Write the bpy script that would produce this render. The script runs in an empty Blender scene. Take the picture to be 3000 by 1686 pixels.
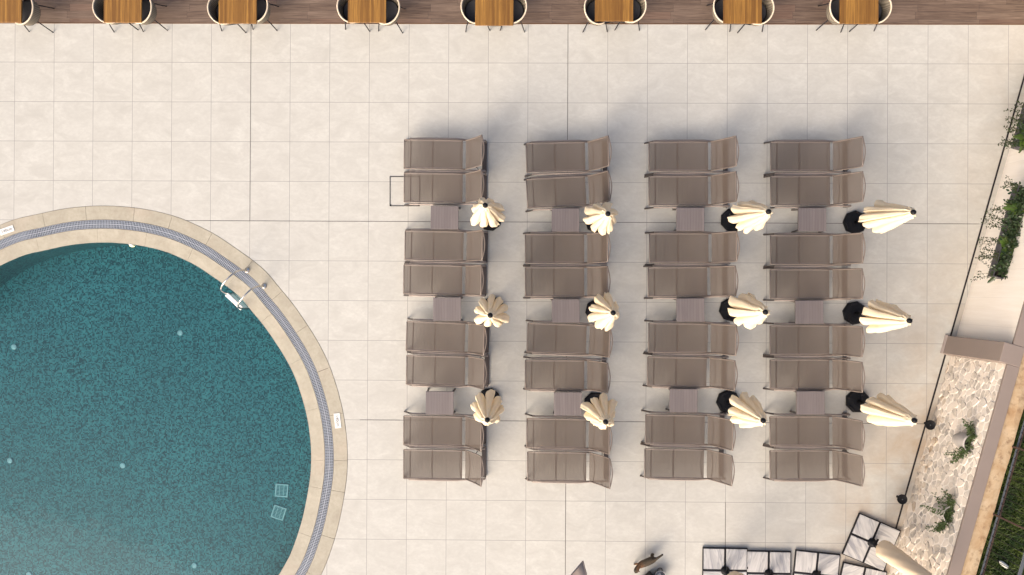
import bpy, bmesh, math, random
from mathutils import Vector, Matrix, Euler
R = math.radians
sc = bpy.context.scene
COL = sc.collection
rnd = random.Random(11)

# ------------------------------------------------------------------ camera (solved from the 0.8 m paving grid)
CAM = Vector((5.5, -4.56703656, 16.8168))
CROT = Euler((2.96992014e-03, 1.18631463e-02, 5.19954827e-03), 'XYZ')
CM = CROT.to_matrix()
FPX = 2450.0
def P(px, py, z=0.0):
    """world point at height z that the photograph shows at pixel (px, py) of 3000 x 1686"""
    d = CM @ Vector(((px - 1500) / FPX, (843 - py) / FPX, -1.0))
    t = (z - CAM.z) / d.z
    return CAM + d * t
cd = bpy.data.cameras.new('camera'); cam = bpy.data.objects.new('camera', cd); COL.objects.link(cam)
cam.location = CAM; cam.rotation_euler = CROT
cd.sensor_width = 36; cd.lens = FPX / 3000 * 36; cd.clip_end = 500
sc.camera = cam

# ------------------------------------------------------------------ materials
class NT:
    def __init__(s, name):
        s.m = bpy.data.materials.new(name); s.m.use_nodes = True
        s.t = s.m.node_tree; s.n = s.t.nodes; s.l = s.t.links
        s.b = s.n['Principled BSDF']; s.out = s.n['Material Output']
    def add(s, typ, ins=None, **kw):
        nd = s.n.new(typ)
        for k, v in kw.items(): setattr(nd, k, v)
        for k, v in (ins or {}).items():
            if hasattr(v, 'is_linked') or isinstance(v, bpy.types.NodeSocket): s.l.new(v, nd.inputs[k])
            else: nd.inputs[k].default_value = v
        return nd
    def math(s, op, a, b=0.0, c=0.0):
        return s.add('ShaderNodeMath', {0: a, 1: b, 2: c}, operation=op).outputs[0]
    def mix(s, f, a, b, mode='MIX'):
        nd = s.n.new('ShaderNodeMix'); nd.data_type = 'RGBA'; nd.blend_type = mode
        for i, v in ((0, f), (6, a), (7, b)):
            if isinstance(v, bpy.types.NodeSocket): s.l.new(v, nd.inputs[i])
            else: nd.inputs[i].default_value = (*v, 1) if (i > 0 and len(v) == 3) else v
        return nd.outputs[2]
    def ramp(s, f, a, b):
        return s.add('ShaderNodeMapRange', {0: f, 1: a, 2: b, 3: 0.0, 4: 1.0}).outputs[0]
    def coord(s, kind='Object', scale=(1, 1, 1), rot=(0, 0, 0), loc=(0, 0, 0)):
        tc = s.add('ShaderNodeTexCoord')
        mp = s.add('ShaderNodeMapping', {0: tc.outputs[kind]})
        mp.inputs['Scale'].default_value = scale; mp.inputs['Rotation'].default_value = rot; mp.inputs['Location'].default_value = loc
        return mp.outputs[0]
    def noise(s, v, scale, detail=4, rough=0.55, dist=0.0):
        return s.add('ShaderNodeTexNoise', {'Vector': v, 'Scale': scale, 'Detail': detail, 'Roughness': rough, 'Distortion': dist}).outputs['Fac']
    def white(s, v):
        return s.add('ShaderNodeTexWhiteNoise', {'Vector': v}, noise_dimensions='3D').outputs
    def color(s, c):
        if isinstance(c, bpy.types.NodeSocket): s.l.new(c, s.b.inputs['Base Color'])
        else: s.b.inputs['Base Color'].default_value = (*c, 1)
    def bump(s, h, strength=0.3, dist=0.01):
        bp = s.add('ShaderNodeBump', {'Height': h, 'Strength': strength, 'Distance': dist})
        s.l.new(bp.outputs[0], s.b.inputs['Normal'])
    def set(s, **kw):
        for k, v in kw.items(): s.b.inputs[k.replace('_', ' ')].default_value = v
        return s

def plain(name, c, rough=0.5, metal=0.0, var=0.12, scale=9.0, spec=0.5):
    m = NT(name); v = m.coord()
    n = m.noise(v, scale, 4)
    dark = tuple(x * (1 - var) for x in c); light = tuple(min(1, x * (1 + var)) for x in c)
    m.color(m.mix(n, dark, light)); m.set(Roughness=rough, Metallic=metal)
    m.b.inputs['Specular IOR Level'].default_value = spec
    return m.m
def mat(n): return MATS[n]
MATS = {}

# --- deck tiles
WALLN = None
def make_tiles(B0, n):
    m = NT('porcelain_paving'); pos = m.coord()
    sx = m.add('ShaderNodeSeparateXYZ', {0: pos}); X, Y = sx.outputs[0], sx.outputs[1]
    u = m.math('DIVIDE', X, 0.8); w = m.math('DIVIDE', Y, 0.8)
    fu = m.math('ABSOLUTE', m.math('SUBTRACT', u, m.math('ROUND', u)))
    fw = m.math('ABSOLUTE', m.math('SUBTRACT', w, m.math('ROUND', w)))
    dmin = m.math('MULTIPLY', m.math('MINIMUM', fu, fw), 0.8)
    grout = m.math('SUBTRACT', 1.0, m.ramp(dmin, 0.0035, 0.0065))
    # slightly lighter bevelled margin beside the joint
    marg = m.math('SUBTRACT', 1.0, m.ramp(dmin, 0.01, 0.045))
    cell = m.add('ShaderNodeCombineXYZ', {0: m.math('FLOOR', u), 1: m.math('FLOOR', w), 2: 3.0}).outputs[0]
    wn = m.white(cell)
    off = m.add('ShaderNodeVectorMath', {0: pos}, operation='MULTIPLY_ADD')
    off.inputs[1].default_value = (1, 1, 1)
    sc5 = m.add('ShaderNodeVectorMath', {0: wn['Color']}, operation='SCALE'); sc5.inputs['Scale'].default_value = 30.0
    m.l.new(sc5.outputs[0], off.inputs[2])
    mp = m.add('ShaderNodeMapping', {0: off.outputs[0]}); mp.inputs['Rotation'].default_value = (0, 0, R(40)); mp.inputs['Scale'].default_value = (0.9, 1.5, 1)
    n1 = m.noise(mp.outputs[0], 2.4, 7, 0.64, 0.9)
    n2 = m.noise(mp.outputs[0], 14.0, 5, 0.65, 0.3)
    n3 = m.noise(pos, 0.35, 3)
    base = m.mix(m.ramp(n1, 0.30, 0.72), (0.470, 0.458, 0.415), (0.590, 0.582, 0.532))
    base = m.mix(m.math('MULTIPLY', m.ramp(n2, 0.40, 0.70), 0.55), base, (0.455, 0.442, 0.405))
    tint = m.math('MULTIPLY', wn['Value'], 0.08)
    base = m.mix(tint, base, (0.43, 0.425, 0.405))
    base = m.mix(m.math('MULTIPLY', marg, 0.12), base, (0.61, 0.60, 0.55))
    base = m.mix(m.math('MULTIPLY', m.ramp(n3, 0.45, 0.8), 0.25), base, (0.48, 0.47, 0.435))
    # brown run-off stains at the foot of the wall
    dx = m.math('MULTIPLY', m.math('SUBTRACT', X, B0.x), n.x); dy = m.math('MULTIPLY', m.math('SUBTRACT', Y, B0.y), n.y)
    dist = m.math('ADD', dx, dy)
    near = m.math('SUBTRACT', 1.0, m.ramp(dist, 0.1, 2.0))
    low = m.math('SUBTRACT', 1.0, m.ramp(Y, -9.0, -3.5))
    ns = m.noise(pos, 1.1, 7, 0.62, 0.8)
    st = m.math('MULTIPLY', m.math('MULTIPLY', near, m.math('ADD', m.math('MULTIPLY', low, 0.85), 0.25)), m.ramp(ns, 0.36, 0.68))
    base = m.mix(m.math('MULTIPLY', st, 0.9), base, (0.40, 0.30, 0.205))
    # dark specks
    vo = m.add('ShaderNodeTexVoronoi', {'Vector': pos, 'Scale': 1.1, 'Randomness': 1.0})
    sp = m.math('MULTIPLY', m.math('SUBTRACT', 1.0, m.ramp(vo.outputs['Distance'], 0.012, 0.03)), m.math('GREATER_THAN', m.white(vo.outputs['Position'])['Value'], 0.72))
    base = m.mix(m.math('MULTIPLY', sp, 0.45), base, (0.18, 0.16, 0.14))
    base = m.mix(m.math('MULTIPLY', grout, 0.95), base, (0.27, 0.26, 0.25))
    m.color(base); m.set(Roughness=0.55); m.b.inputs['Specular IOR Level'].default_value = 0.3
    m.bump(m.math('MULTIPLY', n2, 1.0), 0.08, 0.003)
    return m.m

def make_deck():
    m = NT('brown_plank'); pos = m.coord()
    sx = m.add('ShaderNodeSeparateXYZ', {0: pos}); X, Y = sx.outputs[0], sx.outputs[1]
    row = m.math('FLOOR', m.math('DIVIDE', Y, 0.148))
    rv = m.white(m.add('ShaderNodeCombineXYZ', {0: row, 1: 7.0, 2: 1.0}).outputs[0])['Value']
    xs = m.math('DIVIDE', m.math('ADD', X, m.math('MULTIPLY', rv, 5.0)), 1.22)
    pl = m.math('FLOOR', xs)
    wn = m.white(m.add('ShaderNodeCombineXYZ', {0: row, 1: pl, 2: 2.0}).outputs[0])
    fy = m.math('FRACT', m.math('DIVIDE', Y, 0.148)); fx = m.math('FRACT', xs)
    ey = m.math('MINIMUM', fy, m.math('SUBTRACT', 1.0, fy)); ex = m.math('MINIMUM', fx, m.math('SUBTRACT', 1.0, fx))
    joint = m.math('MAXIMUM', m.math('LESS_THAN', ey, 0.018), m.math('LESS_THAN', ex, 0.0022))
    cv = m.add('ShaderNodeCombineXYZ', {0: m.math('MULTIPLY', X, 1.3), 1: m.math('MULTIPLY', Y, 26.0), 2: m.math('MULTIPLY', wn['Value'], 40.0)}).outputs[0]
    g = m.noise(cv, 1.6, 6, 0.65, 0.5)
    c = m.mix(wn['Value'], (0.122, 0.078, 0.052), (0.202, 0.140, 0.100))
    c = m.mix(m.ramp(g, 0.36, 0.66), m.mix(0.55, c, (0.05, 0.03, 0.022)), m.mix(0.25, c, (0.33, 0.245, 0.185)))
    wn2 = m.white(m.add('ShaderNodeCombineXYZ', {0: pl, 1: row, 2: 9.0}).outputs[0])['Value']
    c = m.mix(m.math('MULTIPLY', m.math('GREATER_THAN', wn2, 0.85), 0.22), c, (0.22, 0.11, 0.07))
    c = m.mix(m.math('MULTIPLY', joint, 0.7), c, (0.035, 0.026, 0.022))
    m.color(c); m.set(Roughness=0.55); m.bump(g, 0.25, 0.002)
    return m.m

def make_slats(name, w, ca, cb, cc, groove, rough=0.5):
    """boards running along local y, width w"""
    m = NT(name); pos = m.coord()
    sx = m.add('ShaderNodeSeparateXYZ', {0: pos}); X, Y = sx.outputs[0], sx.outputs[1]
    q = m.math('DIVIDE', X, w); k = m.math('FLOOR', q)
    oi = m.add('ShaderNodeObjectInfo')
    wn = m.white(m.add('ShaderNodeCombineXYZ', {0: k, 1: m.math('MULTIPLY', oi.outputs['Random'], 50.0), 2: 1.0}).outputs[0])
    f = m.math('FRACT', q); e = m.math('MINIMUM', f, m.math('SUBTRACT', 1.0, f))
    cv = m.add('ShaderNodeCombineXYZ', {0: m.math('MULTIPLY', X, 60.0), 1: m.math('MULTIPLY', Y, 2.2), 2: m.math('ADD', m.math('MULTIPLY', wn['Value'], 30.0), m.math('MULTIPLY', oi.outputs['Random'], 90.0))}).outputs[0]
    g = m.noise(cv, 1.0, 6, 0.62, 0.6)
    c = m.mix(wn['Value'], ca, cb)
    c = m.mix(m.math('MULTIPLY', m.ramp(g, 0.40, 0.70), 0.75), c, cc)
    c = m.mix(m.math('MULTIPLY', m.math('LESS_THAN', e, 0.045), groove), c, (0.05, 0.03, 0.02))
    m.color(c); m.set(Roughness=rough); m.bump(g, 0.15, 0.001)
    return m.m

def make_fabric():
    m = NT('taupe_mesh'); pos = m.coord()
    n = m.noise(pos, 7.0, 4); n2 = m.noise(pos, 2.2, 3)
    sx = m.add('ShaderNodeSeparateXYZ', {0: pos})
    wv = m.noise(m.add('ShaderNodeCombineXYZ', {0: m.math('MULTIPLY', sx.outputs[0], 90.0), 1: m.math('MULTIPLY', sx.outputs[1], 90.0), 2: 0.0}).outputs[0], 3.0, 2)
    oi = m.add('ShaderNodeObjectInfo')
    c = m.mix(n2, (0.092, 0.069, 0.054), (0.124, 0.098, 0.080))
    c = m.mix(m.math('MULTIPLY', n, 0.35), c, (0.115, 0.092, 0.076))
    c = m.mix(m.math('MULTIPLY', oi.outputs['Random'], 0.35), c, (0.115, 0.083, 0.062))
    c = m.mix(m.math('MULTIPLY', m.ramp(wv, 0.35, 0.65), 0.22), c, (0.07, 0.052, 0.042))
    m.color(c); m.set(Roughness=0.75)
    tr = m.add('ShaderNodeBsdfTransparent'); mx = m.add('ShaderNodeMixShader')
    mx.inputs[0].default_value = 0.23
    m.l.new(m.b.outputs[0], mx.inputs[1]); m.l.new(tr.outputs[0], mx.inputs[2]); m.l.new(mx.outputs[0], m.out.inputs[0])
    return m.m

def make_canvas(name, a, b, tl=0.25):
    m = NT(name); pos = m.coord()
    n = m.noise(pos, 5.0, 4); n2 = m.noise(pos, 1.3, 3)
    c = m.mix(n, a, b); m.color(c); m.set(Roughness=0.85)
    m.b.inputs['Specular IOR Level'].default_value = 0.1
    m.bump(m.noise(pos, 18.0, 5, 0.6, 0.8), 0.45, 0.008)
    t = m.add('ShaderNodeBsdfTranslucent', {0: c}); mx = m.add('ShaderNodeMixShader'); mx.inputs[0].default_value = tl
    m.l.new(m.b.outputs[0], mx.inputs[1]); m.l.new(t.outputs[0], mx.inputs[2]); m.l.new(mx.outputs[0], m.out.inputs[0])
    return m.m

def make_mosaic():
    m = NT('teal_mosaic'); pos = m.coord()
    sn = m.add('ShaderNodeVectorMath', {0: pos}, operation='SCALE'); sn.inputs['Scale'].default_value = 1 / 0.026
    fl = m.add('ShaderNodeVectorMath', {0: sn.outputs[0]}, operation='FLOOR')
    wn = m.white(fl.outputs[0])
    sn2 = m.add('ShaderNodeVectorMath', {0: pos}, operation='SCALE'); sn2.inputs['Scale'].default_value = 1 / 0.065
    fl2 = m.add('ShaderNodeVectorMath', {0: sn2.outputs[0]}, operation='FLOOR')
    w2 = m.white(fl2.outputs[0])['Value']
    v = m.math('ADD', m.math('MULTIPLY', wn['Value'], 0.80), m.math('MULTIPLY', w2, 0.20))
    big = m.noise(pos, 0.55, 4, 0.6)
    c = m.mix(m.ramp(v, 0.20, 0.80), (0.011, 0.098, 0.116), (0.080, 0.410, 0.425))
    c = m.mix(m.math('MULTIPLY', m.math('GREATER_THAN', m.white(sn.outputs[0] if False else fl.outputs[0])['Value'], 0.9), 0.4), c, (0.13, 0.37, 0.38))
    c = m.mix(m.math('MULTIPLY', m.ramp(big, 0.35, 0.7), 0.30), c, (0.04, 0.155, 0.172))
    m.color(c); m.set(Roughness=0.35)
    return m.m

def make_water():
    m = NT('pool_water'); pos = m.coord()
    m.n.remove(m.b)
    n = m.noise(pos, 2.0, 4, 0.5, 0.4)
    bp = m.add('ShaderNodeBump', {'Height': n, 'Strength': 0.12, 'Distance': 0.05})
    fr = m.add('ShaderNodeFresnel', {'IOR': 1.33}); m.l.new(bp.outputs[0], fr.inputs['Normal'])
    gl = m.add('ShaderNodeBsdfGlossy', {'Color': (1, 1, 1, 1), 'Roughness': 0.03}); m.l.new(bp.outputs[0], gl.inputs['Normal'])
    tr = m.add('ShaderNodeBsdfTransparent', {'Color': (0.80, 0.95, 0.96, 1)})
    mx = m.add('ShaderNodeMixShader')
    m.l.new(fr.outputs[0], mx.inputs[0]); m.l.new(tr.outputs[0], mx.inputs[1]); m.l.new(gl.outputs[0], mx.inputs[2])
    m.l.new(mx.outputs[0], m.out.inputs[0])
    return m.m

def make_marble():
    m = NT('grey_marble'); oi = m.add('ShaderNodeObjectInfo')
    tc = m.add('ShaderNodeTexCoord')
    vr = m.add('ShaderNodeVectorRotate', {0: tc.outputs['Object'], 'Angle': m.math('MULTIPLY', oi.outputs['Random'], 9.0)}, rotation_type='Z_AXIS')
    of = m.add('ShaderNodeVectorMath', {0: vr.outputs[0], 1: m.add('ShaderNodeCombineXYZ', {0: m.math('MULTIPLY', oi.outputs['Random'], 60.0), 1: m.math('MULTIPLY', oi.outputs['Random'], 23.0), 2: 0.0}).outputs[0]}, operation='ADD')
    mp = m.add('ShaderNodeMapping', {0: of.outputs[0]}); mp.inputs['Scale'].default_value = (5.5, 0.9, 1)
    n = m.noise(mp.outputs[0], 1.8, 7, 0.6, 1.2)
    n2 = m.noise(mp.outputs[0], 0.8, 3)
    c = m.mix(m.ramp(n, 0.36, 0.62), (0.37, 0.37, 0.375), (0.54, 0.535, 0.525))
    vein = m.math('SUBTRACT', 1.0, m.ramp(m.math('ABSOLUTE', m.math('SUBTRACT', n2, 0.5)), 0.0, 0.035))
    c = m.mix(m.math('MULTIPLY', vein, 0.6), c, (0.20, 0.21, 0.25))
    m.color(c); m.set(Roughness=0.35)
    return m.m

def make_coping():
    m = NT('sandstone'); pos = m.coord()
    n = m.noise(pos, 3.0, 6, 0.62, 0.5); n2 = m.noise(pos, 16.0, 5, 0.65); n3 = m.noise(pos, 1.1, 4)
    c = m.mix(m.ramp(n, 0.3, 0.7), (0.355, 0.322, 0.25), (0.465, 0.43, 0.342))
    c = m.mix(m.math('MULTIPLY', m.ramp(n2, 0.45, 0.75), 0.5), c, (0.31, 0.272, 0.21))
    c = m.mix(m.math('MULTIPLY', m.ramp(n3, 0.52, 0.75), 0.35), c, (0.46, 0.36, 0.28))
    m.color(c); m.set(Roughness=0.7); m.bump(n2, 0.15, 0.003)
    return m.m

def make_ledge():
    m = NT('rust_stained_concrete'); pos = m.coord()
    n = m.noise(pos, 2.4, 7, 0.65, 0.6); n2 = m.noise(pos, 9.0, 6, 0.6)
    c = m.mix(m.ramp(n, 0.34, 0.66), (0.41, 0.25, 0.12), (0.62, 0.485, 0.315))
    c = m.mix(m.math('MULTIPLY', m.ramp(n2, 0.52, 0.72), 0.75), c, (0.20, 0.105, 0.05))
    m.color(c); m.set(Roughness=0.9); m.bump(n2, 0.5, 0.01)
    return m.m

def make_cream():
    m = NT('cream_render'); pos = m.coord()
    sx = m.add('ShaderNodeSeparateXYZ', {0: pos})
    # local x runs along the wall, z is up
    cv = m.add('ShaderNodeCombineXYZ', {0: m.math('MULTIPLY', sx.outputs[0], 9.0), 1: 0.0, 2: m.math('MULTIPLY', sx.outputs[2], 0.7)}).outputs[0]
    n = m.noise(cv, 1.4, 5, 0.6); n2 = m.noise(pos, 1.2, 4)
    c = m.mix(m.ramp(n, 0.35, 0.72), (0.84, 0.77, 0.67), (0.90, 0.84, 0.75))
    f = m.math('FRACT', m.math('DIVIDE', sx.outputs[0], 0.55))
    c = m.mix(m.math('MULTIPLY', m.math('LESS_THAN', f, 0.012), 0.3), c, (0.5, 0.45, 0.39))
    c = m.mix(m.math('MULTIPLY', m.ramp(n2, 0.5, 0.8), 0.25), c, (0.78, 0.69, 0.59))
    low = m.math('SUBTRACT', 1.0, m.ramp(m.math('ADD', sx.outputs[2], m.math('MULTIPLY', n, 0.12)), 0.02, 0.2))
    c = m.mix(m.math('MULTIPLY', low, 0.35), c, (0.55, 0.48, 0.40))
    m.color(c); m.set(Roughness=0.8); m.bump(n2, 0.1, 0.004)
    return m.m

def make_stone():
    m = NT('rubble_stone'); pos = m.coord()
    at = m.add('ShaderNodeAttribute', attribute_name='tone')
    n = m.noise(pos, 7.0, 6, 0.65, 0.4); n2 = m.noise(pos, 2.0, 4)
    c = m.mix(m.math('MULTIPLY', m.ramp(n, 0.36, 0.60), 0.72), at.outputs['Color'], (0.78, 0.70, 0.60))
    m.color(c); m.set(Roughness=0.85); m.bump(n, 0.5, 0.01)
    return m.m
def make_mortar():
    m = NT('cream_mortar'); pos = m.coord()
    n = m.noise(pos, 9.0, 6, 0.65); n2 = m.noise(pos, 0.9, 4)
    sx = m.add('ShaderNodeSeparateXYZ', {0: pos})
    c = m.mix(n, (0.80, 0.73, 0.64), (0.91, 0.86, 0.79))
    low = m.math('SUBTRACT', 1.0, m.ramp(m.math('ADD', sx.outputs[2], m.math('MULTIPLY', n2, 0.5)), 0.2, 0.6))
    c = m.mix(m.math('MULTIPLY', low, 0.45), c, (0.48, 0.39, 0.29))
    m.color(c); m.set(Roughness=0.9); m.bump(n, 0.6, 0.012)
    return m.m

def make_leaf(name, a, b, rough=0.45):
    m = NT(name); pos = m.coord(); n = m.noise(pos, 22.0, 3); n2 = m.noise(pos, 4.0, 3)
    c = m.mix(m.ramp(n2, 0.35, 0.65), a, b)
    c = m.mix(m.math('MULTIPLY', n, 0.4), c, tuple(x * 0.6 for x in a))
    m.color(c); m.set(Roughness=rough)
    t = m.add('ShaderNodeBsdfTranslucent', {0: c}); mx = m.add('ShaderNodeMixShader'); mx.inputs[0].default_value = 0.25
    m.l.new(m.b.outputs[0], mx.inputs[1]); m.l.new(t.outputs[0], mx.inputs[2]); m.l.new(mx.outputs[0], m.out.inputs[0])
    return m.m

def make_wicker():
    m = NT('woven_rope'); pos = m.coord()
    sx = m.add('ShaderNodeSeparateXYZ', {0: pos})
    a = m.math('SINE', m.math('ADD', m.math('MULTIPLY', sx.outputs[0], 160.0), m.math('MULTIPLY', sx.outputs[2], 160.0)))
    b = m.math('SINE', m.math('SUBTRACT', m.math('MULTIPLY', sx.outputs[1], 160.0), m.math('MULTIPLY', sx.outputs[2], 160.0)))
    h = m.math('MULTIPLY', a, b)
    c = m.mix(m.ramp(h, -0.6, 0.6), (0.10, 0.085, 0.062), (0.26, 0.22, 0.165))
    m.color(c); m.set(Roughness=0.8); m.bump(h, 0.4, 0.004)
    return m.m

def make_cat():
    m = NT('tortoiseshell_fur'); pos = m.coord()
    n = m.noise(pos, 9.0, 5, 0.6, 0.8); n2 = m.noise(pos, 40.0, 4)
    sx = m.add('ShaderNodeSeparateXYZ', {0: pos})
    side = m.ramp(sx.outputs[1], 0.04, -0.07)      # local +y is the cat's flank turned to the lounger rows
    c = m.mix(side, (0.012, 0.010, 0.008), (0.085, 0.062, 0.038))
    n4 = m.noise(pos, 15.0, 4, 0.6, 1.0)
    band = m.math('MULTIPLY', m.ramp(sx.outputs[0], 0.04, 0.12), m.math('SUBTRACT', 1.0, m.ramp(sx.outputs[0], 0.20, 0.25)))
    c = m.mix(m.math('MULTIPLY', band, m.math('ADD', 0.35, m.math('MULTIPLY', m.ramp(n, 0.34, 0.6), 0.6))), c, (0.17, 0.078, 0.03))
    ends = m.math('MAXIMUM', m.ramp(sx.outputs[0], 0.24, 0.30), m.math('SUBTRACT', 1.0, m.ramp(sx.outputs[0], -0.26, -0.16)))
    c = m.mix(m.math('MULTIPLY', ends, 0.75), c, (0.016, 0.012, 0.009))
    c = m.mix(m.math('MULTIPLY', m.ramp(n4, 0.50, 0.62), 0.7), c, (0.012, 0.009, 0.007))
    c = m.mix(m.math('MULTIPLY', m.ramp(n2, 0.45, 0.7), 0.4), c, (0.02, 0.015, 0.011))
    m.color(c); m.set(Roughness=0.9); m.bump(n2, 0.5, 0.006)
    return m.m

def emis(name, c, s):
    m = NT(name); m.set(Emission_Strength=s); m.b.inputs['Emission Color'].default_value = (*c, 1); m.color(c); return m.m

MATS.update(
    fabric=make_fabric(), frame=plain('bronze_metal', (0.185, 0.150, 0.128), 0.38, 0.0, 0.12, 20), seam=plain('dark_seam', (0.095, 0.07, 0.056), 0.8, 0, 0.1, 20), rail=plain('light_bronze_metal', (0.30, 0.25, 0.22), 0.4, 0, 0.1, 20),
    frame_dark=plain('dark_bronze_metal', (0.062, 0.05, 0.046), 0.45, 0.0, 0.2, 20),
    canvas=make_canvas('cream_canvas', (0.93, 0.78, 0.55), (0.97, 0.86, 0.65), 0.2),
    cover=make_canvas('cream_cover_canvas', (0.76, 0.61, 0.43), (0.85, 0.71, 0.53), 0.05),
    sail=make_canvas('taupe_canvas', (0.36, 0.29, 0.245), (0.40, 0.33, 0.285), 0.1),
    black=plain('black_plastic', (0.009, 0.0095, 0.012), 0.5, 0, 0.3, 25, 0.2),
    black_metal=plain('black_metal', (0.012, 0.012, 0.016), 0.5, 0, 0.3, 25, 0.25),
    steel=plain('stainless_steel', (0.62, 0.60, 0.57), 0.22, 0.95, 0.08, 30),
    grate=plain('grey_plastic', (0.30, 0.335, 0.385), 0.45, 0, 0.12, 18), rib=plain('pale_rib', (0.40, 0.42, 0.47), 0.45, 0, 0.1, 18),
    channel=plain('wet_channel', (0.025, 0.028, 0.034), 0.6),
    gap=plain('dark_joint', (0.20, 0.175, 0.14), 0.9),
    joint=plain('black_joint', (0.10, 0.09, 0.085), 0.8),
    white=plain('white_plastic', (0.80, 0.79, 0.75), 0.35, 0, 0.05),
    pale=plain('pale_plastic', (0.62, 0.90, 0.88), 0.4, 0, 0.04),
    ink=plain('grey_ink', (0.13, 0.14, 0.15), 0.6),
    mosaic=make_mosaic(), water=make_water(), coping=make_coping(), deck=make_deck(), marble=make_marble(),
    slat=make_slats('taupe_slat', 0.055, (0.160, 0.138, 0.136), (0.186, 0.161, 0.158), (0.130, 0.111, 0.110), 0.4),
    teak=make_slats('teak_strip', 0.042, (0.190, 0.085, 0.014), (0.385, 0.195, 0.038), (0.115, 0.045, 0.007), 0.35, 0.5),
    teak_edge=plain('teak_edge', (0.13, 0.06, 0.02), 0.5),
    rope=plain('cream_rope', (0.70, 0.59, 0.44), 0.8, 0, 0.15, 60), wicker=make_wicker(),
    cushion=plain('charcoal_cushion', (0.065, 0.064, 0.07), 0.9, 0, 0.2, 30),
    ledge=make_ledge(), cream=make_cream(), stone=make_stone(), mortar=make_mortar(),
    taupe=plain('taupe_render', (0.255, 0.208, 0.18), 0.85, 0, 0.07, 3.0, 0.2),
    planter=plain('charcoal_planter', (0.055, 0.05, 0.062), 0.5, 0, 0.25, 12),
    soil=plain('soil', (0.02, 0.016, 0.012), 0.95, 0, 0.4, 30),
    pot=plain('grey_clay', (0.46, 0.43, 0.40), 0.85, 0, 0.2, 9),
    vine=make_leaf('vine_leaf', (0.038, 0.055, 0.020), (0.065, 0.09, 0.032)),
    fern=make_leaf('fern_leaf', (0.05, 0.105, 0.012), (0.10, 0.17, 0.02)),
    rubber=make_leaf('glossy_leaf', (0.024, 0.048, 0.016), (0.042, 0.075, 0.026), 0.3),
    ivy=make_leaf('ivy_leaf', (0.045, 0.085, 0.020), (0.085, 0.13, 0.035)),
    grass=make_leaf('grass_blade', (0.028, 0.060, 0.008), (0.12, 0.16, 0.026)),
    stem=plain('brown_stem', (0.06, 0.05, 0.025), 0.8),
    lawn=plain('dark_earth', (0.036, 0.055, 0.016), 0.95, 0, 0.5, 4),
    galv=plain('galvanised_steel', (0.085, 0.093, 0.105), 0.6, 0.0, 0.15, 15),
    rust=plain('rusty_iron', (0.07, 0.04, 0.03), 0.8, 0, 0.4, 30),
    cat=make_cat(), lamp=emis('warm_lamp', (1.0, 0.72, 0.30), 2.2),
    earth=plain('bare_ground', (0.30, 0.27, 0.23), 0.95),
)

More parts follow.
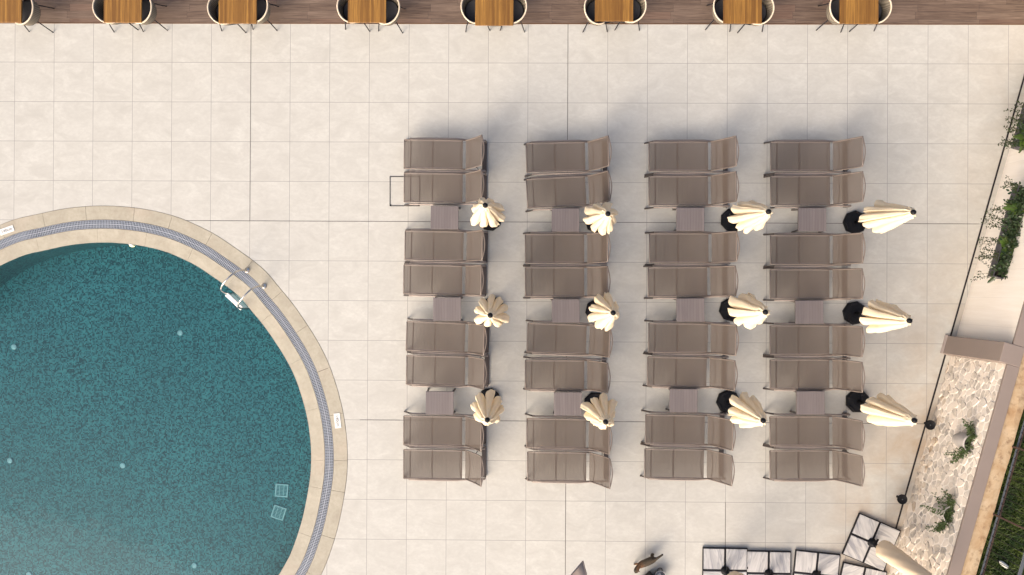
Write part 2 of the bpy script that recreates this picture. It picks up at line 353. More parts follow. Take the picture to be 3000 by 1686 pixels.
# ------------------------------------------------------------------ mesh helpers
class MB:
    def __init__(s): s.v = []; s.f = []; s.sm = []; s.c = None
    def add(s, vs, fs, smooth=False):
        o = len(s.v); s.v += [tuple(v) for v in vs]
        for f in fs: s.f.append([i + o for i in f]); s.sm.append(smooth)
    def box(s, c, d, m=None):
        c = Vector(c); x, y, z = d[0] / 2, d[1] / 2, d[2] / 2
        vs = [Vector((a * x, b * y, e * z)) for a in (-1, 1) for b in (-1, 1) for e in (-1, 1)]
        if m is not None: vs = [m @ v for v in vs]
        s.add([v + c for v in vs], [(0, 1, 3, 2), (4, 6, 7, 5), (0, 4, 5, 1), (2, 3, 7, 6), (0, 2, 6, 4), (1, 5, 7, 3)])
    def bbox(s, c, d, b=0.006, m=None):
        """box with chamfered edges"""
        x, y, z = d[0] / 2, d[1] / 2, d[2] / 2
        b = min(b, x * .9, y * .9, z * .9)
        bm = bmesh.new(); bmesh.ops.create_cube(bm, size=1.0)
        for v in bm.verts: v.co = Vector((v.co.x * 2 * x, v.co.y * 2 * y, v.co.z * 2 * z))
        bmesh.ops.bevel(bm, geom=bm.edges[:], offset=b, segments=1, affect='EDGES')
        bm.verts.index_update()
        vs = [v.co.copy() for v in bm.verts]
        if m is not None: vs = [m @ v for v in vs]
        s.add([v + Vector(c) for v in vs], [[v.index for v in f.verts] for f in bm.faces]); bm.free()
    def tube(s, pts, r, n=8, cap=True, flat=1.0):
        pts = [Vector(p) for p in pts]; N = len(pts)
        rs = r if isinstance(r, (list, tuple)) else [r] * N
        up = Vector((0, 0, 1)); rings = []; prev = None
        for i, p in enumerate(pts):
            t = (pts[min(i + 1, N - 1)] - pts[max(i - 1, 0)]).normalized()
            if prev is None:
                a = up if abs(t.dot(up)) < 0.95 else Vector((1, 0, 0))
                u = (a - t * a.dot(t)).normalized()
            else:
                u = (prev - t * prev.dot(t)).normalized()
            prev = u; w = t.cross(u)
            rings.append([p + (u * math.cos(2 * math.pi * k / n) * flat + w * math.sin(2 * math.pi * k / n)) * rs[i] for k in range(n)])
        vs = [q for ring in rings for q in ring]; fs = []
        for i in range(N - 1):
            for k in range(n):
                fs.append((i * n + k, i * n + (k + 1) % n, (i + 1) * n + (k + 1) % n, (i + 1) * n + k))
        s.add(vs, fs, True)
        if cap:
            o = len(s.v) - N * n
            s.f.append([o + k for k in range(n)][::-1]); s.sm.append(False)
            s.f.append([o + (N - 1) * n + k for k in range(n)]); s.sm.append(False)
    def bar(s, a, b, w, h, side=None):
        """rectangular bar from a to b: w across (horizontal), h the other way"""
        a, b = Vector(a), Vector(b); t = (b - a).normalized()
        sd = Vector(side) if side else (t.cross(Vector((0, 0, 1))) if abs(t.z) < 0.98 else Vector((0, 1, 0)))
        sd = (sd - t * sd.dot(t)).normalized(); u = sd.cross(t)
        vs = [p + sd * (i * w / 2) + u * (j * h / 2) for p in (a, b) for i, j in ((-1, -1), (1, -1), (1, 1), (-1, 1))]
        s.add(vs, [(0, 1, 2, 3), (7, 6, 5, 4), (0, 4, 5, 1), (1, 5, 6, 2), (2, 6, 7, 3), (3, 7, 4, 0)])
    def lathe(s, prof, n=24, c=(0, 0, 0), smooth=True, cap=True):
        c = Vector(c); vs = []; fs = []
        for r, z in prof:
            vs += [c + Vector((r * math.cos(2 * math.pi * k / n), r * math.sin(2 * math.pi * k / n), z)) for k in range(n)]
        for i in range(len(prof) - 1):
            for k in range(n): fs.append((i * n + k, i * n + (k + 1) % n, (i + 1) * n + (k + 1) % n, (i + 1) * n + k))
        s.add(vs, fs, smooth)
        if cap:
            o = len(s.v) - len(prof) * n
            s.f.append([o + k for k in range(n)][::-1]); s.sm.append(False)
            s.f.append([o + (len(prof) - 1) * n + k for k in range(n)]); s.sm.append(False)
    def prism(s, poly, z0, z1):
        n = len(poly)
        s.add([(x, y, z0) for x, y in poly] + [(x, y, z1) for x, y in poly],
              [list(range(n))[::-1], list(range(n, 2 * n))] + [(i, (i + 1) % n, n + (i + 1) % n, n + i) for i in range(n)])
    def leaf(s, p, d, up, L, W, bend=0.3):
        p, d, up = Vector(p), Vector(d).normalized(), Vector(up)
        sd = d.cross(up)
        if sd.length < 1e-4: sd = d.cross(Vector((1, 0, 0)))
        sd.normalize(); nn = sd.cross(d).normalized()
        def q(t, w): return p + d * (L * t) + sd * (W * w) - nn * (bend * L * t * t)
        s.add([q(0, 0.08), q(0.35, 0.5), q(0.75, 0.36), q(1, 0), q(0.75, -0.36), q(0.35, -0.5), q(0, -0.08), q(.35, 0) - nn * W * .1, q(.75, 0) - nn * W * .07],
              [(0, 1, 7, 6), (6, 7, 5), (1, 2, 8, 7), (7, 8, 4, 5), (2, 3, 8), (8, 3, 4)])
    def build(s, name, m, parent=None, recalc=True):
        me = bpy.data.meshes.new(name); me.from_pydata(s.v, [], s.f); me.update()
        me.polygons.foreach_set('use_smooth', s.sm)
        if recalc:
            bm = bmesh.new(); bm.from_mesh(me); bmesh.ops.recalc_face_normals(bm, faces=bm.faces[:]); bm.to_mesh(me); bm.free()
        mm = m if not isinstance(m, str) else MATS[m]
        me.materials.append(mm)
        o = bpy.data.objects.new(name, me); COL.objects.link(o)
        if parent: o.parent = parent
        return o

def thing(name, label, cat, loc=(0, 0, 0), rz=0.0, group=None):
    o = bpy.data.objects.new(name, None); COL.objects.link(o); o.empty_display_size = 0.1
    o.location = loc; o.rotation_euler = (0, 0, rz); tag(o, label, cat, group); return o
def tag(o, label, cat, group=None):
    o['label'] = label; o['category'] = cat
    if group: o['group'] = group
    return o
def struct(o): o['kind'] = 'structure'; return o
def kids(o): return [c for c in bpy.data.objects if c.parent == o]
def copy_tree(o, parent=None):
    c = o.copy(); COL.objects.link(c)
    if parent: c.parent = parent
    for ch in kids(o): copy_tree(ch, c)
    return c
def place(o, loc, rz, label=None):
    o.location = loc; o.rotation_euler = (0, 0, rz)
    if label: o['label'] = label
    return o

# ------------------------------------------------------------------ wall frame of reference
B0 = P(3016.5, 229, 0); B1 = P(3016.5 - 0.284 * 1457, 1686, 0)
T = (B1 - B0).normalized(); N = Vector((T.y, -T.x, 0))          # along the wall, and out of it towards the pool
WZ = math.atan2(T.y, T.x)
def WP(s, d, z): return B0 + T * s + N * d + Vector((0, 0, z))
def sd(px, py, z):
    q = P(px, py, z) - B0; return q.dot(T), q.dot(N)
HW = 1.99
S_P0 = sd(2773, 983, 0)[0]; S_P1 = sd(2768, 1037.5, 0)[0]

# ------------------------------------------------------------------ pool outline
outl = [(0, 662), (155, 619), (272, 605), (385, 609), (500, 631), (610, 677), (710, 742), (737, 762), (847, 876), (892, 944), (929, 997), (1000, 1187), (1016, 1298), (1017, 1379), (1003, 1476), (979, 1581), (940, 1686)]
PC = P(310, 1345)
samp = []
for x, y in outl:
    q = P(x, y) - PC; samp.append((math.atan2(q.y, q.x), q.length))
for a, r_ in ((-44, 5.0), (-56, 5.2), (-68, 5.5), (-80, 5.9), (-95, 6.2), (-110, 6.4), (-125, 6.5), (-140, 6.4), (-153, 6.1)): samp.append((R(a), r_))
for a in (121, 128, 135, 150, 165, 180, -165): samp.append((R(a), 5.22 if a > 0 and a < 140 else 5.5))
samp.sort()
def prad(a):
    a = (a + math.pi) % (2 * math.pi) - math.pi; num = den = 0.0
    for b, r in samp:
        d = (a - b + math.pi) % (2 * math.pi) - math.pi
        w = math.exp(-(d / 0.105) ** 2) + 1e-9; num += w * r; den += w
    return num / den
NP = 288
base_r = [prad(2 * math.pi * k / NP) for k in range(NP)]
base = [PC + Vector((math.cos(2 * math.pi * k / NP), math.sin(2 * math.pi * k / NP), 0)) * base_r[k] for k in range(NP)]
nor = []
for k in range(NP):
    t = base[(k + 1) % NP] - base[k - 1]; nor.append(Vector((-t.y, t.x, 0)).normalized())     # inward
def ring(d, z): return [base[k] + nor[k] * d + Vector((0, 0, z)) for k in range(NP)]
def strip(mb, a, b, smooth=False):
    n = len(a); mb.add(a + b, [(k, (k + 1) % n, n + (k + 1) % n, n + k) for k in range(n)], smooth)

# paving: one sheet with the pool cut out of it
mb = MB(); hole = ring(-0.008, 0.0); outer = []
for k in range(NP):
    dvec = Vector((math.cos(2 * math.pi * k / NP), math.sin(2 * math.pi * k / NP), 0))
    outer.append(Vector((PC.x + dvec.x * 160, PC.y + dvec.y * 160, 0)))
strip(mb, hole, outer)
struct(mb.build('paving', make_tiles(B0, N)))
mb = MB(); strip(mb, ring(-0.05, -0.012), ring(0.05, -0.012)); struct(mb.build('pool_edge_joint', 'gap'))

# expansion joints: thin strips lying on the paving
mb = MB()
def jl(x0, y0, x1, y1, w=0.011):
    a, b = Vector((x0, y0, 0.002)), Vector((x1, y1, 0.002)); q = (b - a).normalized(); sdv = Vector((-q.y, q.x, 0)) * w / 2
    mb.add([a - sdv, a + sdv, b + sdv, b - sdv], [(0, 1, 2, 3)])
jl(0, 1.3, 0, -3.2); jl(6.4, 1.3, 6.4, -14.4); jl(9.6, -8.8, 9.6, -14.4)
xe4 = P(2868, 657).x; xe9 = P(2756, 1243).x - 0.3
jl(-2.1, -3.2, xe4, -3.2); jl(2.25, -7.2, xe9, -7.2)
struct(mb.build('paving_joint', 'joint'))

# pool shell
FZ = -1.08; WL = -0.03
mb = MB(); inner = ring(0.735, WL - 0.02)
strip(mb, ring(0.735, -0.02), ring(0.735, FZ)); fl = ring(0.735, FZ); mb.add(fl, [list(range(NP))])
struct(mb.build('pool_basin', 'mosaic'))
mb = MB(); mb.add(ring(0.737, WL), [list(range(NP))]); w = mb.build('pool_water', 'water', recalc=False); struct(w)
# coping stones with thin joints
def stones(name, d0, d1, z0, z1, step, gap):
    mb = MB(); a = ring(d0, z0); b = ring(d1, z1); k = 0
    while k < NP:
        e = min(k + step + rnd.choice((-1, 0, 0, 1)), NP)
        idx = [i % NP for i in range(k, e + 1)]
        A = [a[i].copy() for i in idx]; Bq = [b[i].copy() for i in idx]
        if gap:
            for L in (A, Bq):
                L[0] += (L[1] - L[0]).normalized() * gap / 2; L[-1] += (L[-2] - L[-1]).normalized() * gap / 2
        n = len(idx); lo = Vector((0, 0, -0.03))
        mb.add(A + Bq, [(i, i + 1, n + i + 1, n + i) for i in range(n - 1)])
        mb.add(A + [p + lo for p in A], [(i, i + 1, n + i + 1, n + i) for i in range(n - 1)])
        mb.add(Bq + [p + lo for p in Bq], [(i, i + 1, n + i + 1, n + i) for i in range(n - 1)])
        for L in (0, -1): mb.add([A[L], Bq[L], Bq[L] + lo, A[L] + lo], [(0, 1, 2, 3)])
        k = e
    return mb.build(name, 'coping', recalc=False)
struct(stones('coping_outer', 0.0, 0.272, 0.005, 0.003, 8, 0.005))
struct(stones('coping_inner', 0.458, 0.738, 0.0, -0.022, 11, 0.003))
mb = MB(); strip(mb, ring(0.26, -0.02), ring(0.26, -0.09)); strip(mb, ring(0.26, -0.09), ring(0.47, -0.09)); strip(mb, ring(0.47, -0.09), ring(0.47, -0.02))
struct(mb.build('gutter_channel', 'channel'))
# gutter grating
gt = thing('gutter_grate', 'curved blue-grey plastic slat grating around the pool edge', 'grate', PC)
mb = MB(); mr = MB()
def on_ring(d, f, z):
    k = int(f) % NP; t = f - int(f); a, b = base[k], base[(k + 1) % NP]
    na = nor[k].lerp(nor[(k + 1) % NP], t).normalized(); return a.lerp(b, t) + na * d + Vector((0, 0, z)) - PC, na
per = sum((base[(k + 1) % NP] - base[k]).length for k in range(NP)); cnt = int(per / 0.034)
cum = [0]
for k in range(NP): cum.append(cum[-1] + (base[(k + 1) % NP] - base[k]).length)
k = 0
for i in range(cnt):
    L = per * i / cnt
    while cum[k + 1] < L: k += 1
    f = k + (L - cum[k]) / (cum[k + 1] - cum[k])
    for d0, d1 in ((0.284, 0.362), (0.368, 0.446)):
        p, na = on_ring(d0, f, -0.008); q = p + na * (d1 - d0)
        mb.bar(p, q, 0.0165, 0.014)
for d, wd in ((0.284, 0.005), (0.365, 0.012), (0.446, 0.005), (0.325, 0.004), (0.405, 0.004)):
    a = [p - PC for p in ring(d - wd / 2, -0.0005)]; b = [p - PC for p in ring(d + wd / 2, -0.0005)]; strip(mr, a, b)
    strip(mr, a, [p - Vector((0, 0, .012)) for p in a]); strip(mr, b, [p - Vector((0, 0, .012)) for p in b])
mb.build('slat', 'grate', gt); mr.build('rib', 'rib', gt, recalc=False)

# depth signs
def depth_sign(pa, pb, label):
    a, b = P(*pa), P(*pb); c = (a + b) / 2; ang = math.atan2((b - a).y, (b - a).x)
    t = thing('depth_sign', label, 'sign', c + Vector((0, 0, 0.006)), ang, 'pool depth signs')
    m2 = MB(); m2.bbox((0, 0, 0.004), (0.30, 0.125, 0.008), 0.002); m2.build('plate', 'white', t)
    cu = bpy.data.curves.new('txt', 'FONT'); cu.body = '140cm'; cu.size = 0.085; cu.align_x = 'CENTER'; cu.align_y = 'CENTER'; cu.extrude = 0.0008
    to = bpy.data.objects.new('tmp', cu); COL.objects.link(to)
    dg = bpy.context.evaluated_depsgraph_get(); me = bpy.data.meshes.new_from_object(to.evaluated_get(dg))
    bpy.data.objects.remove(to); me.materials.clear(); me.materials.append(MATS['ink'])
    o = bpy.data.objects.new('lettering', me); COL.objects.link(o); o.parent = t; o.location = (0, 0, 0.0095)
depth_sign((986.5, 1212), (991.5, 1254), 'white 140cm depth plate on the coping right of the water')
depth_sign((-1, 683), (42, 668), 'white 140cm depth plate on the coping at the left picture edge')

# pool ladder
la, lb = P(724.5, 793), P(773.7, 839); lc = (la + lb) / 2
nd = (P(661, 861) - la); nd.z = 0; nd.normalize()
lt = thing('pool_ladder', 'stainless steel pool ladder with two curved handrails at the water edge', 'ladder', lc)
for q in (la, lb):
    o = q - lc
    prof = [(0, 0), (0.0, .25), (.02, .45), (.07, .58), (.16, .655), (.30, .66), (.44, .60), (.545, .45), (.60, .22), (.625, 0), (.64, -.3), (.64, -.98)]
    pts = []
    for i in range(len(prof) - 1):
        p0, p1, p2, p3 = (prof[max(i - 1, 0)], prof[i], prof[i + 1], prof[min(i + 2, len(prof) - 1)])
        for u in (0, .33, .66):
            g = lambda j: .5 * ((2 * p1[j]) + (-p0[j] + p2[j]) * u + (2 * p0[j] - 5 * p1[j] + 4 * p2[j] - p3[j]) * u * u + (-p0[j] + 3 * p1[j] - 3 * p2[j] + p3[j]) * u ** 3)
            pts.append(o + nd * g(0) + Vector((0, 0, g(1))))
    pts.append(o + nd * .64 + Vector((0, 0, -.98)))
    m2 = MB(); m2.tube(pts, 0.0175, 10); m2.build('handrail', 'steel', lt)
    m2 = MB(); m2.lathe([(.056, 0.004), (.058, .012), (.045, .026), (.026, .034), (.0225, .05)], 20, o); m2.build('floor_flange', 'steel', lt)
tdir = (lb - la).normalized()
for z, nm in ((-0.012, 0), (-0.30, 1), (-0.58, 2)):
    m2 = MB(); M3 = Matrix(((tdir.x, nd.x, 0), (tdir.y, nd.y, 0), (0, 0, 1)))
    m2.bbox(nd * 0.64 + Vector((0, 0, z)), ((lb - la).length - 0.03, 0.085, 0.03), 0.008, M3); st = m2.build('step', 'white', lt)
    m2 = MB()
    for e in (-1, 1): m2.lathe([(.008, z + .0155), (.008, z + .017)], 8, nd * .64 + tdir * e * .2)
    m2.build('screw', 'black_metal', st)

# fittings on the pool floor
spots = [(527, 976, 'right of the ladder-side centre'), (40, 1017, ''), (28, 1350, ''), (359, 1365, ''), (569, 1658, ''), (84, 1684, '')]
labs = ['pale round inlet on the pool floor, nearest the ladder', 'pale round inlet on the pool floor, upper one at the left edge', 'pale round inlet on the pool floor, lower one at the left edge',
        'pale round inlet alone in the middle of the pool floor', 'pale round inlet on the pool floor, lower right near the bottom edge', 'pale round inlet on the pool floor cut by the bottom picture edge']
t0 = thing('floor_inlet', labs[0], 'inlet', (0, 0, 0), 0, 'round inlets on the pool floor')
m2 = MB(); m2.lathe([(.06, 0), (.06, .014), (.052, .02), (.03, .022)], 20); m2.build('cap', 'pale', t0)
m2 = MB(); m2.lathe([(.012, .0225), (.012, .025)], 12); m2.build('screw', 'pale', t0)
for i, (x, y, _) in enumerate(spots):
    o = t0 if i == 0 else copy_tree(t0); place(o, P(x, y, FZ + .02) - Vector((0, 0, .02)), 0, labs[i])
t0 = thing('drain_cover', 'pale square grid drain cover on the pool floor, upper straight one', 'drain', (0, 0, 0), 0, 'square drain covers on the pool floor')
m2 = MB()
for e in (-1, 1):
    m2.bbox((e * .125, 0, .012), (.03, .28, .024), .004); m2.bbox((0, e * .125, .0121), (.28, .03, .024), .004)
m2.build('frame', 'pale', t0)
m2 = MB()
for q in (-.045, .045): m2.box((q, 0, .012), (.012, .23, .016))
for q in (-.09, -.06, -.03, 0, .03, .06, .09): m2.box((0, q, .011), (.23, .008, .014))
m2.build('grid', 'pale', t0)
m2 = MB(); m2.box((0, 0, .002), (.24, .24, .004)); m2.build('plate', plain('teal_plate', (.10, .36, .37), .5), t0)
place(t0, P(826, 1437, FZ), R(-4)); o = copy_tree(t0); place(o, P(817, 1502, FZ), R(-18), 'pale square grid drain cover on the pool floor, lower tilted one')
# lit underwater lamp in the pool wall
k_l = min(range(NP), key=lambda k: (base[k] + nor[k] * .735 - P(384, 718)).length)
pl = base[k_l] + nor[k_l] * .735
t0 = thing('pool_lamp', 'small lit warm-white lamp in the pool wall at the waterline', 'lamp', pl + Vector((0, 0, -0.085)), math.atan2(nor[k_l].y, nor[k_l].x))
m2 = MB(); rot = Matrix.Rotation(R(90), 3, 'Y'); m2.lathe([(.07, 0), (.07, .02), (.055, .03)], 20); m2.v = [tuple(rot @ Vector(v)) for v in m2.v]; m2.build('rim', 'white', t0)
m2 = MB(); m2.lathe([(.05, .02), (.05, .035), (.035, .05), (.0, .056)], 20, cap=False); m2.v = [tuple(rot @ Vector(v)) for v in m2.v]; m2.build('lens', 'lamp', t0)

# ------------------------------------------------------------------ wooden dining deck
ye_l, ye_r = P(0, 67.5).y, P(3000, 71.5).y
xw0 = 15.75
mb = MB(); mb.add([(-40, ye_l, .004), (xw0, ye_l, .004), (xw0, 30, .004), (-40, 30, .004)], [(0, 1, 2, 3)])
struct(mb.build('wood_deck', 'deck'))
mb = MB(); mb.box(((xw0 - 40) / 2, ye_l - .006, .003), (xw0 + 40, .014, .012)); struct(mb.build('deck_edge_trim', 'teak_edge'))

# teak dining tables
tt = thing('dining_table', '', 'table', (0, 0, 0), 0, 'teak dining tables along the deck edge')
m2 = MB(); m2.bbox((0, 0, .725), (.735, .70, .03), .004); m2.build('tabletop', 'teak', tt)
m2 = MB(); m2.box((0, 0, .70), (.715, .68, .018)); m2.build('edge_band', 'teak_edge', tt)
m2 = MB(); m2.lathe([(.04, .03), (.04, .69)], 14); m2.build('pedestal', 'black_metal', tt)
m2 = MB(); m2.bbox((0, 0, .014), (.27, .27, .02), .006); m2.build('base_plate', 'black_metal', tt)
# tub chair facing +x
ch = thing('tub_chair', '', 'chair', (0, 0, 0), 0, 'woven tub chairs at the teak tables')
RX, RY = .265, .30
def ringpt(a, z, g=1.0): return Vector((RX * g * math.cos(a), RY * g * math.sin(a), z))
A0, A1 = R(62), R(298)
m2 = MB(); m2.tube([ringpt(A0 + (A1 - A0) * i / 36, .66 + .10 * math.sin(math.pi * i / 36) ** 1.4) for i in range(37)], .0145, 10); m2.build('rim', 'rope', ch)
m2 = MB(); rows = []
for j in range(7):
    u = j / 6; row = []
    for i in range(37):
        a = A0 + (A1 - A0) * i / 36; zt = .655 + .10 * math.sin(math.pi * i / 36) ** 1.4
        row.append(ringpt(a, .43 + (zt - .43) * u, .84 + .16 * u ** .7))
    rows.append(row)
m2.add([p for r_ in rows for p in r_], [(j * 37 + i, j * 37 + i + 1, (j + 1) * 37 + i + 1, (j + 1) * 37 + i) for j in range(6) for i in range(36)], True)
so = m2.build('woven_shell', 'wicker', ch); md = so.modifiers.new('thick', 'SOLIDIFY'); md.thickness = .012
m2 = MB(); poly = [(.25, -.2), (.25, .2)] + [(RX * .84 * math.cos(R(a)), RY * .84 * math.sin(R(a))) for a in range(70, 291, 20)]
m2.prism(poly, .42, .445); m2.build('seat_frame', 'black_metal', ch)
m2 = MB(); m2.prism([(x * .92, y * .92) for x, y in poly], .445, .495); cu_ = m2.build('cushion', 'cushion', ch)
md = cu_.modifiers.new('bev', 'BEVEL'); md.width = .018; md.segments = 3
for sx_ in (-1, 1):
    for sy_ in (-1, 1):
        m2 = MB(); m2.tube([(sx_ * .16, sy_ * .16, .43), (sx_ * .20, sy_ * .195, .25), (sx_ * .245, sy_ * .245, 0.006)], .0105, 8); m2.build('leg', 'black_metal', ch)
ord_ = ['first', 'second', 'third', 'fourth', 'fifth', 'sixth', 'seventh', 'eighth']
dt = [(7.5, 66, None, 99), (359, 66.5, 272, 446), (696, 69, 608, 786), (1075, 66.5, 987, 1172), (1448, 75, 1350, 1544), (1799, 62.5, 1711, 1894), (2175.5, 69, 2089, 2268), (2517, 70, 2429.5, 2612)]
first_t = first_c = True
for i, (cx, yb, xl, xr) in enumerate(dt):
    e = P(cx, yb, .74); o = tt if i == 0 else copy_tree(tt)
    place(o, (e.x, e.y + .35, .004), 0, f'{ord_[i]} square teak dining table from the left at the deck edge')
    for sgn, xe in ((1, xl), (-1, xr)):
        if xe is None: continue
        q = P(xe, 20 + (2 if sgn > 0 else -3) * ((i * 7) % 3 - 1), .75)
        o = ch if first_c else copy_tree(ch); first_c = False
        place(o, (q.x + sgn * (RX + .01), q.y, .004), (0 if sgn > 0 else math.pi) + rnd.uniform(-.10, .10),
              f'woven tub chair with cream rim on the {"left" if sgn > 0 else "right"} of the {ord_[i]} teak table')

# ------------------------------------------------------------------ sun loungers: x runs foot -> head, origin on the floor under the foot end
lg = thing('sun_lounger', '', 'sun lounger', (0, 0, 0), 0, 'taupe sun loungers in paired rows')
ZS = .345
m2 = MB()
for e in (-1, 1):
    m2.tube([(0, e * .283, ZS), (.3, e * .286, ZS - .004), (.9, e * .286, ZS - .004), (1.20, e * .283, ZS)], .0125, 8)
m2.tube([(0.0, y, ZS - .006) for y in (-.283, -.1, .1, .283)], .0115, 8)
m2.build('seat_frame', 'frame', lg)
for e in (-1, 1):
    m2 = MB(); m2.tube([(.10, e * .318, .272), (.3, e * .321, .292), (.75, e * .322, .300), (1.05, e * .320, .298), (1.20, e * .306, .284), (1.34, e * .300, .268), (1.60, e * .300, .252)], .019, 8); m2.build('base_rail', 'rail', lg)
for e in (-1, 1):
    m2 = MB(); m2.tube([(.16, e * .319, .266), (.10, e * .319, .225), (.02, e * .319, .09), (-.035, e * .319, .008)], .0175, 8); m2.build('leg', 'frame_dark', lg)
for e in (-1, 1):
    m2 = MB(); m2.tube([(1.595, e * .300, .255), (1.60, e * .300, .14), (1.605, e * .300, .03)], .0165, 8); m2.build('leg', 'frame', lg)
m2 = MB(); m2.bbox((1.572, 0, .030), (.092, .62, .03), .008); m2.build('rear_foot_bar', 'frame_dark', lg)
for x, bow in ((.125, 0), (.565, .012), (1.135, .03)):
    m2 = MB(); m2.tube([(x - bow * math.cos(math.pi * y / .58), y, ZS - .032) for y in (-.283, -.2, -.1, 0, .1, .2, .283)], .0095, 7); m2.build('crossbar', 'frame_dark', lg)
# slings
def sling(x0, x1, fz, w=.272, nx=14, ny=8, sag=.012):
    m = MB(); vs = []
    for i in range(nx + 1):
        x = x0 + (x1 - x0) * i / nx
        for j in range(ny + 1):
            y = -w + 2 * w * j / ny; X, Z = fz(x); s_ = sag * (1 - (y / w) ** 2) * math.sin(math.pi * min(max((i + .6) / (nx + 1.2), 0), 1)) ** .5
            vs.append((X, y, Z - s_))
    m.add(vs, [(i * (ny + 1) + j, i * (ny + 1) + j + 1, (i + 1) * (ny + 1) + j + 1, (i + 1) * (ny + 1) + j) for i in range(nx) for j in range(ny)], True); return m
sl_ = sling(.004, 1.155, lambda x: (x, ZS + .006)).build('seat_sling', 'fabric', lg)
for x in (.125, .565, 1.142):
    m2 = MB(); pts = []
    for j in range(9):
        y = -.268 + .536 * j / 8; sg = .012 * (1 - (y / .272) ** 2) * math.sin(math.pi * min(max((x / 1.155 * 14 + .6) / 15.2, 0), 1)) ** .5
        pts.append((x, y, ZS + .0075 - sg))
    m2.add([(a - .0065, b, c + .001) for a, b, c in pts] + [(a + .0065, b, c + .001) for a, b, c in pts], [(j, j + 1, 10 + j, 9 + j) for j in range(8)], True)
    m2.build('seam', 'seam', sl_)
for e in (-1, 1):
    m2 = MB(); m2.add([(.01 + 1.14 * j / 10, e * (.262 + k * .012), ZS + .0065 + .001 * k - .012 * (1 - ((.262 + k * .012) / .272) ** 2)) for j in range(11) for k in (0, 1)], [(2 * j, 2 * j + 1, 2 * j + 3, 2 * j + 2) for j in range(10)], True)
    m2.build('hem', 'frame', sl_)
BA = R(60); BX, BZ = 1.215, ZS + .005; BL = .675
def bk(u): return (BX + u * math.cos(BA) + .018 * math.sin(math.pi * u / BL), BZ + u * math.sin(BA) - .010 * math.sin(math.pi * u / BL))
sling(.0, BL, bk, .272, 10, 8, .016).build('back_sling', 'fabric', lg)
m2 = MB(); side = [(bk(u)[0], -.283, bk(u)[1]) for u in (-.02, .15, .3, .45, .6, BL + .008)]
m2.tube(side + [(side[-1][0], y, side[-1][2] - .004) for y in (-.15, .15)] + [(x, -y, z) for x, y, z in side[::-1]], .0125, 8)
bf = m2.build('back_frame', 'frame', lg)
m2 = MB(); m2.tube([(bk(BL)[0] + .052 * math.cos(math.pi * y / .57) * .95, y, bk(BL)[1] + .004) for y in [(-.283 + .566 * i / 14) for i in range(15)]], .0115, 8); m2.build('head_bow', 'frame', bf)
m2 = MB(); m2.tube([(bk(.11)[0] + .035 * math.cos(math.pi * y / .57), y, bk(.11)[1] - .02) for y in [(-.28 + .56 * i / 10) for i in range(11)]], .009, 7); m2.build('lumbar_bar', 'frame_dark', bf)
for e in (-1, 1):
    m2 = MB(); m2.tube([(bk(.40)[0], e * .275, bk(.40)[1] - .01), (1.47, e * .285, .27)], .008, 7); m2.build('support_strut', 'frame_dark', lg)

c1 = (1140, 4.8275); c2 = (1500, 4.8275); c3 = (1870, 4.8275)
raw = {
 0: [(c1, 380, 215, 143, 552, 1060, 153, 562), (c1, 380, 213, 622, 1022, 1060, 630, 1028), (c1, 640, 225, 183, 580, 1062, 197, 597), (c1, 640, 207, 658, 1066, 1050, 673, 1081),
     (c1, 900, 247, 202, 608, 1090, 235, 640), (c1, 900, 247, 684, 1091, 1085, 703, 1108), (c1, 1140, 206, 384, 786, 1050, 396, 801), (c1, 1140, 206, 859, 1266, 1050, 869, 1276)],
 1: [(c2, 380, 205, 199, 602, 1050, 180, 577), (c2, 380, 213, 705, 1112, 1060, 661, 1063), (c2, 640, 190, 232, 627, 1030, 230, 625), (c2, 640, 190, 697, 1102, 1030, 696, 1098),
     (c2, 900, 220, 230, 630, 1060, 261, 664), (c2, 900, 190, 755, 1158, 1030, 760, 1160), (c2, 1140, 213, 421, 822, 1050, 434, 833), (c2, 1140, 220, 892, 1298, 1060, 905, 1303)],
 2: [((1850, 4.022), 360, 207, 237, 562, 915, 228, 560), ((1850, 4.022), 360, 207, 634, 974, 915, 629, 966), (c3, 640, 160, 227, 618, 995, 224, 616), (c3, 640, 142, 702, 1104, 975, 694, 1092),
     (c3, 900, 148, 233, 632, 985, 243, 645), (c3, 900, 132, 708, 1108, 970, 724, 1122), (c3, 1140, 105, 366, 772, 940, 377, 785), (c3, 1140, 92, 850, 1254, 935, 862, 1266)],
 3: [((2200, 4.022), 360, 234, 236, 560, 945, 233, 562), ((2200, 4.022), 360, 234, 638, 970, 945, 632, 963), ((2200, 3.862), 640, 222, 197, 517, 895, 195, 515), ((2200, 3.862), 640, 218, 583, 906, 890, 582, 904),
     ((2200, 3.862), 880, 217, 290, 612, 893, 290, 612), ((2200, 3.862), 880, 217, 677, 1000, 893, 677, 997), ((2200, 3.862), 1120, 217, 393, 718, 890, 388, 716), ((2200, 3.862), 1120, 217, 780, 1100, 890, 774, 1098)]}
colname = ['column nearest the pool', 'second column from the pool', 'third column from the pool', 'column nearest the wall']
pairname = ['top', 'second', 'third', 'bottom']
firstl = True
for c in range(4):
    for r_ in range(8):
        (ox, s_), oy, xl, y0, y1, xh, h0, h1 = raw[c][r_]
        a = P(ox + xl / s_, oy + (y0 + y1) / 2 / s_, ZS); b = P(ox + xh / s_, oy + (h0 + h1) / 2 / s_, ZS)
        ang = math.atan2(b.y - a.y, b.x - a.x)
        o = lg if firstl else copy_tree(lg); firstl = False
        lab = f'{"upper" if r_ % 2 == 0 else "lower"} taupe sun lounger of the {pairname[r_ // 2]} pair, {colname[c]}'
        if c == 0 and r_ == 1: lab = 'taupe sun lounger standing over the black floor hatch outline, beside the pool'
        place(o, (a.x, a.y, 0), ang, lab)

